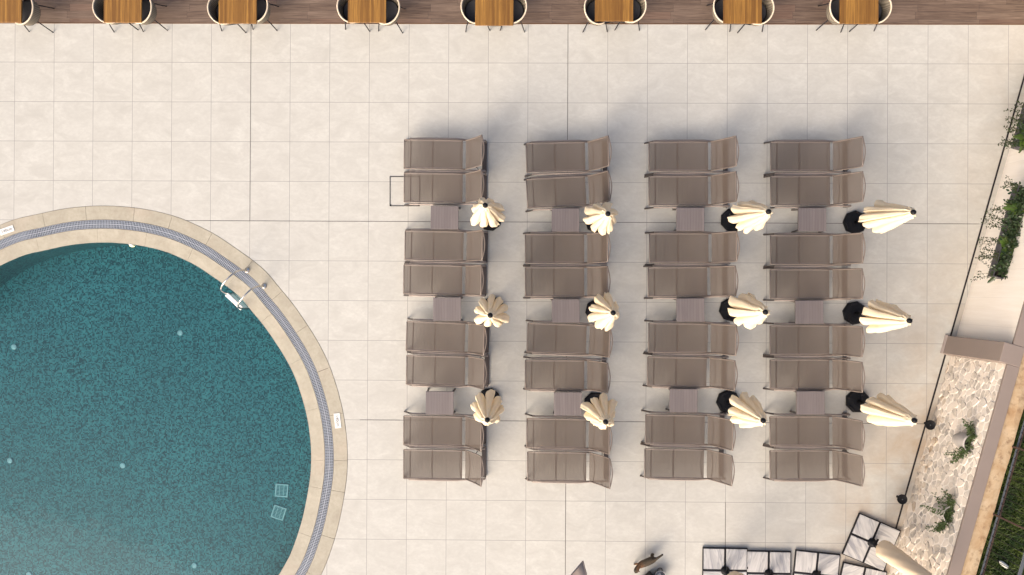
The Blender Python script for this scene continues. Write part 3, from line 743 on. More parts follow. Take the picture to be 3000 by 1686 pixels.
# side tables
stb = thing('side_table', '', 'side table', (0, 0, 0), 0, 'grey slatted side tables between the loungers')
TW, TD, TZ = .545, .455, .42
m2 = MB(); m2.bbox((0, 0, TZ - .012), (TW, TD, .024), .004); m2.build('tabletop', 'slat', stb)
m2 = MB()
for e in (-1, 1):
    m2.bbox((0, e * (TD / 2 - .014), TZ - .045), (TW - .012, .022, .04), .004); m2.bbox((e * (TW / 2 - .016), 0, TZ - .045), (.022, TD - .054, .038), .004)
m2.build('apron', 'frame_dark', stb)
for ex in (-1, 1):
    for ey in (-1, 1):
        m2 = MB(); m2.bar((ex * (TW / 2 - .028), ey * (TD / 2 - .028), TZ - .03), (ex * (TW / 2 - .006), ey * (TD / 2 - .002), 0.0), .03, .03, (1, 0, 0)); m2.build('leg', 'frame_dark', stb)
def px(o, s_, a, b): return [o + a / s_, o + b / s_]
tabs = [(1260.8, 1344, 638), (1268.4, 1351.3, 906.5), (1246.7, 1329.5, 1181.5),
        (1617, 1696.8, 645), (1618.5, 1696.8, 911.5), (1623.2, 1705, 1184),
        (1981.8, 2063.8, 643), (1981.9, 2064.3, 909), (1962.2, 2043.6, 1174.5),
        (2339, 2421.3, 644), (2330.8, 2412.8, 915), (2334.6, 2416.2, 1181)]
gapname = ['between the top and second lounger pairs', 'between the second and third lounger pairs', 'between the third and bottom lounger pairs']
for i, (xa, xb, yc) in enumerate(tabs):
    q = P((xa + xb) / 2, yc, TZ); o = stb if i == 0 else copy_tree(stb)
    place(o, (q.x, q.y, 0), R(.3) + rnd.uniform(-.012, .012), f'grey slatted side table {gapname[i % 3]}, {colname[i // 3]}')

# ------------------------------------------------------------------ closed parasols
HF = 2.46
def canopy_mesh(seed, ztop, zhem):
    g = random.Random(seed); nl = g.choice((8, 9, 9)); q = 16; n = nl * q; nz = 30
    amp = [g.uniform(.68, 1.2) for _ in range(nl)]; jit = [g.uniform(-.26, .26) for _ in range(nl)]; drop = [g.uniform(-.09, .07) for _ in range(nl)]
    sk = [g.uniform(-.34, .34) for _ in range(nl)]; split = [g.random() < .5 for _ in range(nl)]; ph = g.uniform(0, 6.28)
    vs = []
    for j in range(nz + 1):
        t = j / nz
        for i in range(n):
            k = i // q; u = ((i % q) / q - .5) * 2
            th = 2 * math.pi * (k + .5 + u * .5 + (jit[k] + sk[k] * t) * (1 - abs(u))) / nl + ph
            lobe = (1 - abs(u) ** 2.6) ** .6
            if split[k]: lobe -= .10 * t * math.exp(-(u / .16) ** 2)                 # a crease down the middle of the pleat
            ripple = (.022 * t * math.sin(3 * math.pi * u + k) + .06 * t * math.sin(11 * t + 2.3 * k + 2 * u)) * lobe
            Rm = .042 + .045 * min(1, t / .05) + .255 * max(0, t - .03) ** .95
            collar = .022 * math.exp(-((t - .07) / .025) ** 2) * math.cos(3 * u + k)
            sag = 1 + .035 * math.sin(7 * t + k * 1.9) * t
            val = .78 - .26 * min(1, t * 1.25)
            r = Rm * sag * (val + (1 - val) * lobe * (1 + (amp[k] - 1) * min(1, t * 1.6)) + ripple) + collar
            z = ztop - (ztop - zhem) * t + drop[k] * t * t * lobe + .07 * (1 - lobe) * t ** 3
            vs.append((r * math.cos(th), r * math.sin(th), z))
    m = MB(); m.add(vs, [(j * n + i, j * n + (i + 1) % n, (j + 1) * n + (i + 1) % n, (j + 1) * n + i) for j in range(nz) for i in range(n)], True); return m
ub = [(1421.1, 601.2, 1436, 643), (1435.8, 925.2, 1443, 903), (1427.5, 1232.6, 1431.7, 1172),
      (1781.7, 626.5, 1749, 650), (1797.3, 917.6, 1749.5, 911), (1774.9, 1238.4, 1744.5, 1184),
      (2254, 620.3, 2146, 645), (2245, 915.5, 2142, 908), (2238.3, 1234.3, 2134, 1178),
      (2679.9, 621.8, 2506, 652), (2668.2, 941.1, 2505, 918), (2682.9, 1233.9, 2513, 1176)]
oct_ = [(.24 * math.cos(R(22.5 + 45 * k)), .24 * math.sin(R(22.5 + 45 * k))) for k in range(8)]
rown = ['top', 'middle', 'bottom']
proto_u = None
for i, (fx, fy, bx, by) in enumerate(ub):
    q = P(bx, by, .05); f = P(fx, fy, HF)
    lab = f'closed cream parasol beside the {rown[i % 3]} side table, {colname[i // 3]}'
    u = thing('parasol', lab, 'parasol', (q.x, q.y, 0), 0, 'closed cream parasols between the loungers')
    tilt = Vector((f.x - q.x, f.y - q.y, HF - .05))
    def at(z): return Vector((tilt.x * (z - .05) / (HF - .05), tilt.y * (z - .05) / (HF - .05), z))
    rz = rnd.uniform(0, 6.28)
    if proto_u is None:
        m2 = MB(); n8 = 8
        ringsz = [(1.0, 0.0), (1.0, .055), (.90, .085), (.45, .105), (.42, .105)]
        vs = [(x * g, y * g, z) for g, z in ringsz for x, y in oct_]
        m2.add(vs, [(j * 8 + k, j * 8 + (k + 1) % 8, (j + 1) * 8 + (k + 1) % 8, (j + 1) * 8 + k) for j in range(len(ringsz) - 1) for k in range(8)]); m2.f.append([32 + k for k in range(8)]); m2.sm.append(False)
        bo = m2.build('base', 'black', u)
        for k in (0, 3, 6):
            m2 = MB(); a = R(45 * k); m2.bbox((.185 * math.cos(a), .185 * math.sin(a), .098), (.035, .12, .02), .006, Matrix.Rotation(a, 3, 'Z')); m2.build('grip', 'black_metal', bo)
        m2 = MB(); m2.lathe([(.036, .10), (.036, .36), (.045, .365), (.045, .40), (.028, .41)], 14); so_ = m2.build('socket', 'black', u)
        m2 = MB(); m2.bar((.03, 0, .30), (.15, .03, .31), .016, .016); m2.bar((.15, .03, .31), (.15, .03, .39), .018, .018); m2.build('crank_handle', 'black_metal', so_)
        proto_u = (bo, so_)
    else:
        for pb in proto_u: copy_tree(pb, u)
    for ch_ in kids(u): ch_.rotation_euler = (0, 0, rz)
    m2 = MB(); m2.tube([at(.35), at(1.2), at(2.40)], .021, 10); m2.build('pole', 'white', u)
    m2 = canopy_mesh(100 + i, 2.40, rnd.uniform(1.02, 1.16)); m2.v = [tuple(at(v[2]) + Vector((v[0], v[1], 0))) for v in m2.v]
    cn = m2.build('canopy', 'canvas', u)
    m2 = MB(); m2.lathe([(.044, 2.385), (.047, 2.40), (.045, 2.43), (.034, 2.452), (.012, 2.462)], 18, at(2.42) - Vector((0, 0, 2.42))); m2.build('finial', 'black', u)

# ------------------------------------------------------------------ floor hatch outline under the lounger
a, b = P(1143, 518), P(1229, 604); cx, cy = (a.x + b.x) / 2, (a.y + b.y) / 2; hw, hh = (b.x - a.x) / 2, (a.y - b.y) / 2
t0 = thing('floor_hatch', 'thin black square frame of a tiled floor hatch beside the pool', 'hatch', (cx, cy, 0), R(.3))
m2 = MB()
for e in (-1, 1):
    m2.box((e * hw, 0, .004), (.014, hh * 2 + .014, .006)); m2.box((0, e * hh, .0035), (hw * 2 - .014, .014, .006))
m2.build('frame', 'black_metal', t0)
m2 = MB(); m2.bbox((hw - .02, -hh + .02, .006), (.02, .05, .008), .002); m2.bbox((-hw + .01, -hh + .01, .0065), (.03, .03, .007), .002); m2.build('hinge', 'black_metal', t0)

# ------------------------------------------------------------------ boundary wall
def wall_thing(name, label, s0, s1):
    c = WP(s0, 0, 0); return thing(name, label, 'wall', c, WZ)      # local x along the wall, local -y... see below
# local frame of a wall thing: x = along (T), y = left of T; N = (T.y,-T.x) is to the right of T, so out of the wall = -y
cw = wall_thing('cream_wall', 'smooth cream rendered wall with taupe coping behind the planters', -7.0, S_P0)
Lc = S_P0 + 7.0
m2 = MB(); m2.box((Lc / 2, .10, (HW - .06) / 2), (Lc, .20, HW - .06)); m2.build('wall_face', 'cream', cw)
m2 = MB(); m2.bbox((Lc / 2, .093, HW - .03), (Lc, .222, .06), .006); m2.build('coping', 'taupe', cw)
swl = wall_thing('stone_wall', 'rubble stone wall with thick cream mortar and taupe coping', S_P1, S_P1 + 8)
m2 = MB(); m2.box((4.0, .10, (HW - .06) / 2), (8.0, .20, HW - .06)); m2.build('wall_face', 'mortar', swl)
m2 = MB(); m2.bbox((4.0, .093, HW - .03), (8.0, .222, .06), .006); m2.build('coping', 'taupe', swl)
# stones: voronoi cells, shrunk, rounded and raised from the mortar
g = random.Random(5); LX, LZ = 7.0, HW - .06; pts = []
for _ in range(4000):
    x, z = g.uniform(-.05, LX), g.uniform(-.02, LZ + .02); md_ = g.choice((.075, .10, .13, .175, .20))
    if all(((x - a) * 1.0) ** 2 + ((z - b) * .85) ** 2 > md_ * md_ for a, b in pts): pts.append((x, z))
def clip(poly, px_, pz_, nx_, nz_):
    out = []
    for i in range(len(poly)):
        a, b = poly[i], poly[(i + 1) % len(poly)]
        da = (a[0] - px_) * nx_ + (a[1] - pz_) * nz_; db = (b[0] - px_) * nx_ + (b[1] - pz_) * nz_
        if da <= 0: out.append(a)
        if (da < 0) != (db < 0) and abs(da - db) > 1e-9:
            t = da / (da - db); out.append((a[0] + (b[0] - a[0]) * t, a[1] + (b[1] - a[1]) * t))
    return out
mb = MB(); tones = []
for (x, z) in pts:
    poly = [(x - .3, z - .3), (x + .3, z - .3), (x + .3, z + .3), (x - .3, z + .3)]
    for (a, b) in pts:
        dx, dz = a - x, b - z; d2 = dx * dx + dz * dz
        if 0 < d2 < .36:
            d = math.sqrt(d2); j = g.uniform(.004, .013)
            poly = clip(poly, x + dx / 2 - dx / d * j, z + dz / 2 - dz / d * j, dx / d, dz / d)
            if len(poly) < 3: break
    for nx_, nz_, q in ((1, 0, LX), (-1, 0, 0.006), (0, 1, LZ - .01), (0, -1, -.004)):
        if len(poly) >= 3: poly = clip(poly, q if nx_ > 0 else (.006 if nx_ < 0 else 0), (q if nz_ > 0 else .004) if nz_ else 0, nx_, nz_)
    if len(poly) < 3: continue
    for _ in range(1):
        poly = [w for i in range(len(poly)) for w in ((poly[i][0] * .75 + poly[(i + 1) % len(poly)][0] * .25, poly[i][1] * .75 + poly[(i + 1) % len(poly)][1] * .25),
                                                     (poly[i][0] * .25 + poly[(i + 1) % len(poly)][0] * .75, poly[i][1] * .25 + poly[(i + 1) % len(poly)][1] * .75))]
    n = len(poly); cx_ = sum(p[0] for p in poly) / n; cz_ = sum(p[1] for p in poly) / n; h = g.choice((g.uniform(.002, .006), g.uniform(.008, .02)))
    vs = [(p[0], .004, p[1]) for p in poly] + [(cx_ + (p[0] - cx_) * .94, -h, cz_ + (p[1] - cz_) * .94) for p in poly]
    k0 = len(mb.f)
    mb.add(vs, [(i, (i + 1) % n, n + (i + 1) % n, n + i) for i in range(n)] + [tuple(range(n, 2 * n))], False)
    pale = g.random()
    if z < .38 and g.random() < .45: tone = (.36, .26, .165) if g.random() < .3 else (.48, .40, .31)
    elif pale < .38: k_ = g.uniform(-.06, .05); tone = (.76 + k_, .685 + k_, .595 + k_)
    elif pale < .85: k_ = g.uniform(-.14, .08); tone = (.52 + k_, .48 + k_, .43 + k_)
    else: tone = (.30, .28, .255)
    tones += [tone] * (len(mb.f) - k0)
so = mb.build('stone_cladding', 'stone', swl, recalc=False)
ca = so.data.color_attributes.new('tone', 'FLOAT_COLOR', 'CORNER')
for p in so.data.polygons:
    for li in p.loop_indices: ca.data[li].color = (*tones[p.index], 1)
# pilaster between the two
pw = S_P1 - S_P0; dprot = sd(2768, 1010, 0)[1]
t0 = thing('wall_pilaster', 'taupe rendered pilaster between the cream wall and the stone wall', 'pillar', WP(S_P0, 0, 0), WZ)
m2 = MB(); m2.bbox((pw / 2, (.20 - dprot) / 2, (HW + .004) / 2), (pw - .004, .20 + dprot, HW + .004), .008); m2.build('shaft', 'taupe', t0)
m2 = MB(); m2.bbox((pw / 2, (.1 - dprot - .05) / 2, .015), (pw + .02, .1 + dprot + .05, .03), .006); m2.build('plinth', plain('pale_plinth', (.34, .29, .26), .8), t0)
# slot drain on the floor and the narrow floor strip behind it
sA, dA = sd(2999.5, 229, 0); 
mb = MB(); a, b = WP(-6, dA, .003), WP(S_P0 - .1, dA, .003)
t0 = thing('slot_drain', 'narrow black slot drain along the foot of the cream and stone walls', 'drain', WP(0, dA, 0), WZ)
m2 = MB(); m2.box((3, 0, .002), (20, .024, .006)); m2.build('slot', 'black_metal', t0)
m2 = MB()
for e in (-1, 1): m2.box((3, e * .0145, .003), (20, .004, .007))
m2.build('edge_profile', 'frame_dark', t0)

# round black floor spots beside the wall
for (x, y, lab) in ((2726, 1246, 'round black floor light over the slot drain, upper one'), (2644, 1464, 'round black floor light on the slot drain with a pale centre, lower one')):
    q = P(x, y, .23); t0 = thing('floor_light', lab, 'floor light', (q.x, q.y, 0), 0, 'round black floor lights by the wall')
    m2 = MB(); m2.lathe([(.025, 0), (.016, .01), (.014, .016), (.014, .19), (.092, .20), (.098, .212), (.098, .232), (.090, .236), (.086, .230), (.02, .229)], 26); m2.build('housing', 'black', t0)
    m2 = MB(); m2.lathe([(.012, .229), (.012, .235), (.006, .238)], 12); m2.build('lens', 'galv', t0)

# ------------------------------------------------------------------ plants
def stem_path(p, d, L, n, droop, wob, g):
    p, d = Vector(p), Vector(d).normalized(); out = [p.copy()]; st = L / n
    for i in range(n):
        d = (d + Vector((g.uniform(-wob, wob), g.uniform(-wob, wob), -droop + g.uniform(-wob, wob) * .5))).normalized(); p = p + d * st; out.append(p.copy())
    return out
def vine(name, label, root, stems, leafm='vine', L=.03, seed=1, group=None, dens=.022, spread=.03):
    g = random.Random(seed); c = Vector(root); t = thing(name, label, 'plant', c, 0, group); ms, ml = MB(), MB()
    for (p, d, ln, dr) in stems:
        path = stem_path(Vector(p) - c, d, ln, 10, dr, .32, g); ms.tube(path, .0022, 5)
        k = int(ln / dens)
        for i in range(k):
            f = (i + g.random()) / k * 10; j = min(int(f), 9); q = path[j].lerp(path[j + 1], f - j)
            dv = Vector((g.uniform(-1, 1), g.uniform(-1, 1), g.uniform(-.3, .5))); q = q + dv * spread * g.random()
            ml.leaf(q, dv, (g.uniform(-.4, .4), g.uniform(-.4, .4), 1), L * g.uniform(.6, 1.3), L * g.uniform(.5, .9), .2)
    ms.build('stem', 'stem', t); ml.build('foliage', leafm, t, recalc=False); return t
def fern(label, root, nfr, L, W, leafm, seed, name='fern', group=None, lift=.8, simple=False):
    g = random.Random(seed); t = thing(name, label, 'plant', root, 0, group); ml, ms = MB(), MB()
    for i in range(nfr):
        a = g.uniform(0, 6.28); d = Vector((math.cos(a), math.sin(a), lift * g.uniform(.5, 1.3))); l = L * g.uniform(.6, 1.1)
        path = stem_path((g.uniform(-.03, .03), g.uniform(-.03, .03), 0), d, l, 8, .16, .05, g); ms.tube(path, .003, 5)
        if simple:
            ml.leaf(path[5], path[6] - path[5], (0, 0, 1), l * .55, W * g.uniform(.7, 1.1), .25); continue
        for j in range(1, 9):
            tdv = (path[j] - path[j - 1]).normalized(); sv = tdv.cross(Vector((0, 0, 1))).normalized()
            for e in (-1, 1):
                for h in (0, .5):
                    ml.leaf(path[j - 1].lerp(path[j], h), sv * e + tdv * .5, (0, 0, 1), W * (1.15 - j / 9) * g.uniform(.8, 1.2), W * .34, .2)
    ms.build('stem', 'stem', t); ml.build('foliage', leafm, t, recalc=False); return t

def trough(s0, s1, label, z0=.90):
    z1, dep = z0 + .20, .20
    t = thing('planter_box', label, 'planter', WP((s0 + s1) / 2, 0, z0), WZ, 'black wall planters'); L = s1 - s0; m = MB()
    m.bbox((0, -dep, (z1 - z0) / 2), (L, .014, z1 - z0), .004); m.bbox((0, -.012, (z1 - z0) / 2), (L, .014, z1 - z0), .004)
    for e in (-1, 1): m.bbox((e * (L / 2 - .007), -dep / 2 - .006, (z1 - z0) / 2), (.0138, dep - .028, z1 - z0 - .001), .003)
    m.box((0, -dep / 2 - .006, .01), (L - .03, dep - .03, .016)); m.build('trough', 'planter', t)
    m = MB(); m.box((0, -dep / 2 - .006, .08), (L - .034, dep - .034, .12)); m.build('soil', 'soil', t)
    return t
ZA, ZB = .90, .43; sb = sd(2900, 812, ZA)[0]; st_ = sd(2974, 550, ZA)[0]
trough(st_, sb, 'long charcoal trough planter on the cream wall, lower one fully in view')
sb2 = sd(2967, 437, ZB)[0]; trough(sb2 - 1.75, sb2, 'long charcoal trough planter on the cream wall, upper one cut by the edge', ZB)
nv = Vector(N)
def vstems(s0, s1, n, l0, l1, seed, z=1.08):
    g = random.Random(seed); out = []
    for _ in range(n):
        out.append((WP(g.uniform(s0, s1), .19, z), N + T * g.uniform(-.5, .5) + Vector((0, 0, .4)), g.uniform(l0, l1), .22))
    return out
L_ = sb - st_
vg = 'trailing vines over the planters'
vine('trailing_vine', 'sparse dark vine trailing from the top end of the lower planter', WP(st_ + .05, .1, 1.1), vstems(st_, st_ + .12, 6, .25, .42, 1), seed=1, group=vg)
vine('trailing_vine', 'widest dark vine trailing over the middle of the lower planter', WP(st_ + .85, .1, 1.1), vstems(st_ + .45, st_ + 1.1, 20, .3, .55, 2), seed=2, group=vg)
vine('trailing_vine', 'small dark vine trailing near the bottom end of the lower planter', WP(st_ + 1.45, .1, 1.1), vstems(st_ + 1.3, st_ + 1.5, 10, .28, .45, 3), seed=3, group=vg)
vine('trailing_vine', 'thin dark vine hanging off the bottom corner of the lower planter', WP(sb, .1, 1.1), vstems(sb - .04, sb + .05, 4, .3, .5, 4), seed=4, group=vg)
vine('trailing_vine', 'long grey-green vine hanging from the upper planter to the drain', WP(sb2 - .3, .1, .6), vstems(sb2 - .75, sb2 - .02, 26, .2, .42, 5, .62), seed=5, group=vg, L=.034)
vine('creeping_foliage', 'dense dark foliage filling the lower planter', WP(st_ + .9, .1, 1.12), [(WP(st_ + .08 + (L_ - .16) * i / 40, .03 + .13 * ((i * 37) % 10) / 10, 1.08), Vector((rnd.uniform(-1, 1), rnd.uniform(-1, 1), 1.0)), .26, .14) for i in range(41)], 'rubber', .055, 6, None, .011, .06)
vine('creeping_foliage', 'dense dark foliage filling the upper planter', WP(sb2 - .9, .1, .62), [(WP(sb2 - .08 - 1.5 * i / 36, .03 + .13 * ((i * 37) % 10) / 10, .6), Vector((rnd.uniform(-1, 1), rnd.uniform(-1, 1), 1.0)), .26, .14) for i in range(37)], 'rubber', .055, 7, None, .011, .06)
fg = 'bright green ferns in the wall planters'
fern('bright green fern at the lower end of the lower planter', WP(st_ + 1.16, .12, 1.1), 16, .30, .085, 'fern', 21, group=fg)
fern('bright green fern in the upper half of the lower planter', WP(st_ + .42, .12, 1.1), 14, .28, .08, 'fern', 22, group=fg)
fern('bright green fern at the bottom end of the upper planter', WP(sb2 - .2, .12, .62), 16, .28, .08, 'fern', 23, group=fg)
fern('dark rubber plant with broad glossy leaves at the bottom end of the planter', WP(sb - .28, .06, 1.1), 9, .42, .10, 'rubber', 24, 'rubber_plant', None, .55, True)
# amphora pockets on the stone wall
def wallpot(px_, py_, label, seed, plabel):
    s_, _d = sd(px_, py_, 1.6); t = thing('wall_pot', label, 'pot', WP(s_, 0, .95), WZ, 'half-round clay pots on the stone wall'); m = MB(); prof = [(.02, .0), (.09, .10), (.15, .28), (.175, .45), (.17, .60), (.175, .65)]; n = 18
    vs = [(r * math.cos(math.pi * k / n), -r * .92 * math.sin(math.pi * k / n) - .012, z) for r, z in prof for k in range(n + 1)]
    vs += [(r * .88 * math.cos(math.pi * k / n), -r * .80 * math.sin(math.pi * k / n) - .012, z) for r, z in prof[::-1][:3] for k in range(n + 1)]
    q = n + 1; J = len(prof) + 3
    m.add(vs, [(j * q + k, j * q + k + 1, (j + 1) * q + k + 1, (j + 1) * q + k) for j in range(J - 1) for k in range(n)], True); m.build('bowl', 'pot', t)
    m = MB(); m.add([(0, -.012, .58)] + [(.15 * math.cos(math.pi * k / n), -.135 * math.sin(math.pi * k / n) - .013, .58) for k in range(n + 1)], [(0, k, k + 1) for k in range(1, n + 1)]); m.build('soil', 'soil', t)
    g = random.Random(seed); r0 = WP(s_, .08, 1.55); stems = []
    for i in range(26):
        e = g.uniform(-1, 1); stems.append((WP(s_ + e * .12, .03 + .06 * g.random(), 1.55), T * (e * 1.2 + g.uniform(-.3, .3)) + N * g.uniform(-.4, .1) + Vector((0, 0, 1.0)), g.uniform(.12, .22), .12))
    for (e, l, nn, cnt_) in ((1, .45, .3, 12), (-1, .38, .3, 10), (0, .55, 1.1, 0 if seed % 2 else 5)):
        for i in range(cnt_): stems.append((WP(s_ + e * .12 + g.uniform(-.05, .05), .10, 1.58), T * e * g.uniform(.6, 1.4) + N * nn * g.uniform(.6, 1.2) + Vector((0, 0, .5)), g.uniform(.5, 1) * l, .20))
    vine('potted_ivy', plabel, r0, stems, 'ivy', .034, seed, 'ivy in the wall pots', .016, .03)
wallpot(2852, 1302, 'half-round grey clay pot on the stone wall, upper one', 31, 'green ivy spilling sideways from the upper wall pot')
wallpot(2794, 1512, 'half-round grey clay pot on the stone wall, lower one', 32, 'green ivy trailing outwards from the lower wall pot')

# ------------------------------------------------------------------ land beyond the wall
LZ2 = 1.93
d0 = -.205; d1 = sd(2877, 1640, LZ2)[1]
mb = MB(); q0, q1 = WP(-8, d0, 0), WP(22, d0, 0)
t0 = thing('concrete_ledge', 'rust-stained concrete ledge between the taupe coping and the fence', 'ledge', WP(0, d0, 0), WZ)
m2 = MB(); n = 60; vs = []
g = random.Random(8)
for i in range(n + 1):
    x = -6 + 20 * i / n; e = g.uniform(-.012, .012)
    vs += [(x, .001, .9), (x, .001, LZ2 + .0), (x, (d0 - d1) * .6, LZ2 - .01 + g.uniform(-.008, .008)), (x, d0 - d1 + e, LZ2 - .03), (x, d0 - d1 + e, .9)]
m2.add(vs, [(i * 5 + j, (i + 1) * 5 + j, (i + 1) * 5 + j + 1, i * 5 + j + 1) for i in range(n) for j in range(4)], False); m2.build('slab', 'ledge', t0)
LG = 1.78
mb = MB(); a = [WP(-40, d1 + .01, LG), WP(60, d1 + .01, LG), WP(60, -60, LG), WP(-40, -60, LG)]; mb.add(a, [(0, 1, 2, 3)]); struct(mb.build('lawn_ground', 'lawn'))
sF0 = sd(3000, 1230, LZ2)[0] - 1.0; sF1 = sd(2868, 1686, LZ2)[0] + .8
g = random.Random(9); mb = MB()
for _ in range(30000):
    s_ = g.uniform(sF0 - .3, sF1 + 1.2); d = d1 - .03 - g.random() ** 1.2 * 2.2; p = WP(s_, d, LG)
    if g.random() < .25 and math.sin(s_ * 5.1) * math.sin(d * 6.3 + 1) > .3: continue
    a = g.uniform(0, 6.28); h = g.uniform(.04, .17); w_ = g.uniform(.004, .011); le = Vector((math.cos(a), math.sin(a), 0)); sv = Vector((-le.y, le.x, 0)) * w_
    k = g.uniform(.3, 1.4) * h
    mb.add([p - sv, p + sv, p + le * k * .45 + sv * .8 + Vector((0, 0, h * .65)), p + le * k * .45 - sv * .8 + Vector((0, 0, h * .65)), p + le * k + Vector((0, 0, h * .8))], [(0, 1, 2, 3), (3, 2, 4)])
go = mb.build('grass', 'grass', recalc=False); go['kind'] = 'stuff'
# railing
fd = d1 - .025; ft = thing('metal_fence', 'dark metal picket railing with grey rails along the grass', 'fence', WP(sF0, fd, 0), WZ)
Lf = sF1 - sF0 + 1.0; zb, zt = LZ2 + .05, 2.96
m2 = MB(); m2.bbox((Lf / 2, 0, zb), (Lf, .034, .010), .003); m2.build('bottom_rail', 'galv', ft)
m2 = MB(); m2.bbox((Lf / 2, .035, zb - .002), (Lf, .02, .03), .003); m2.build('base_angle', 'rust', ft)
m2 = MB(); m2.bbox((Lf / 2, 0, zt), (Lf, .062, .020), .005); m2.build('top_rail', 'galv', ft)
i = 0; x = .06
while x < Lf:
    m2 = MB(); m2.tube([(x, 0, zb), (x, 0, zt)], .0055, 6); m2.build('picket', 'black_metal', ft); x += .118
sP = sd(2965, 1309, LZ2)[0] - sF0; sP2 = sd(2913, 1508, LZ2)[0] - sF0; x = sP - 2 * (sP2 - sP)
while x < Lf:
    if x > 0:
        m2 = MB(); m2.bar((x, -.03, LZ2 - .25), (x, -.03, zt), .03, .03, (1, 0, 0)); po = m2.build('post', 'rust', ft)
        m2 = MB(); m2.bar((x, .09, LZ2 - .01), (x, -.03, zb), .035, .03, (1, 0, 0)); m2.build('bracket', 'rust', po)
    x += sP2 - sP
# bottle in the grass
q = P(2940, 1654, LG + .12); t0 = thing('plastic_bottle', 'small white bottle with a dark end lying in the grass', 'bottle', q, R(-38))
m2 = MB(); rot = Matrix.Rotation(R(90), 3, 'Y'); m2.lathe([(.012, -.10), (.014, -.085), (.034, -.06), (.038, 0), (.036, .06), (.030, .085)], 14); m2.v = [tuple(rot @ Vector(v)) for v in m2.v]; m2.build('body', plain('milky_plastic', (.50, .50, .46), .4), t0)
m2 = MB(); m2.lathe([(.016, -.125), (.016, -.10)], 12); m2.v = [tuple(rot @ Vector(v)) for v in m2.v]; m2.build('cap', 'black', t0)

# ------------------------------------------------------------------ covered parasols on marble-weighted cross bases
def crossbase(cx, cy, ang, label, cover, glabel=None):
    q = P(cx, cy, .06); t = thing('weighted_stand', label, 'parasol stand', (q.x, q.y, 0), -ang, 'marble-weighted parasol bases')
    S, gp = .405, .042; H = S + gp / 2 + .012; m = MB()
    for e in (-1, 1):
        m.box((e * H, 0, .03), (.014, 2 * H + .014, .05)); m.box((0, e * H, .0298), (2 * H - .014, .014, .0496))
    m.bbox((0, 0, .032), (gp, 2 * H - .014, .052), .004); m.bbox((0, 0, .0305), (2 * H - .014, gp - .004, .054), .004)
    for e in (-1, 1): m.box((e * .06, H + .004, .05), (.05, .02, .03)); m.box((H + .004, e * .06, .05), (.02, .05, .03))
    m.build('cross_frame', 'black_metal', t)
    for ex in (-1, 1):
        for ey in (-1, 1):
            m = MB(); m.bbox((0, 0, 0), (S, S, .045), .004); o = m.build('marble_slab', 'marble', t); o.location = (ex * (gp / 2 + S / 2 + .002), ey * (gp / 2 + S / 2 + .002), .042)
    m = MB(); m.lathe([(.095, .06), (.095, .085), (.06, .10), (.048, .22), (.048, .30)], 8); hub = m.build('hub', 'black', t)
    m = MB(); m.bar((0, .04, .22), (.0, .13, .24), .03, .03); m.build('lock_lever', 'black', hub)
    if cover:
        r, z0, z1, clab = cover
        u = thing('covered_parasol', clab, 'parasol', (q.x, q.y, .10), 0, 'parasols in cream covers'); 
        m = MB(); m.tube([(0, 0, .05), (0, 0, z1 + .1)], .032, 12); m.build('pole', 'black_metal', u)
        g = random.Random(int(cx)); m = MB(); n = 40; nz = 26; vs = []
        for j in range(nz + 1):
            tt_ = j / nz; z = z0 + (z1 - z0) * tt_; rr = r * (min(1, .30 + (tt_ / .07) ** .6 * .7) if tt_ < .07 else 1.0 - .35 * (tt_ - .07)) * (1 if tt_ < .97 else .6)
            for k in range(n):
                a = 2 * math.pi * k / n; wv = 1 + .05 * math.sin(a * 3 + tt_ * 5 + cx) + .03 * math.sin(a * 7 + tt_ * 21) + .025 * math.sin(tt_ * 60 + 2 * math.sin(a))
                vs.append((rr * wv * math.cos(a) + r * .25, rr * wv * math.sin(a), z + .02 * math.sin(a + cx)))
        m.add(vs, [(j * n + k, j * n + (k + 1) % n, (j + 1) * n + (k + 1) % n, (j + 1) * n + k) for j in range(nz) for k in range(n)], True)
        m.f.append(list(range(n))[::-1]); m.sm.append(False); m.f.append([len(m.v) - n + k for k in range(n)]); m.sm.append(False)
        m.build('cover', 'cover', u)
crossbase(2124.3, 1672, .008, 'marble-weighted parasol base, leftmost in the bottom row', (.21, .45, 2.5, 'widest cream covered parasol, over the leftmost marble base'))
crossbase(2251.8, 1681, .012, 'marble-weighted parasol base, second from the left in the bottom row', (.115, .25, 2.5, 'narrow cream covered parasol over the second marble base from the left'))
crossbase(2391, 1684, .097, 'slightly turned marble-weighted parasol base, third from the left', (.085, .22, 2.5, 'slimmest cream covered parasol, over the third marble base from the left'))
crossbase(2554, 1590, .396, 'tilted marble-weighted parasol base beside the stone wall, topmost one', (.185, .30, 2.6, 'long cream covered parasol leaning from the tilted base by the stone wall'))
crossbase(2522, 1726, .21, 'marble-weighted parasol base cut off below the tilted one', None)

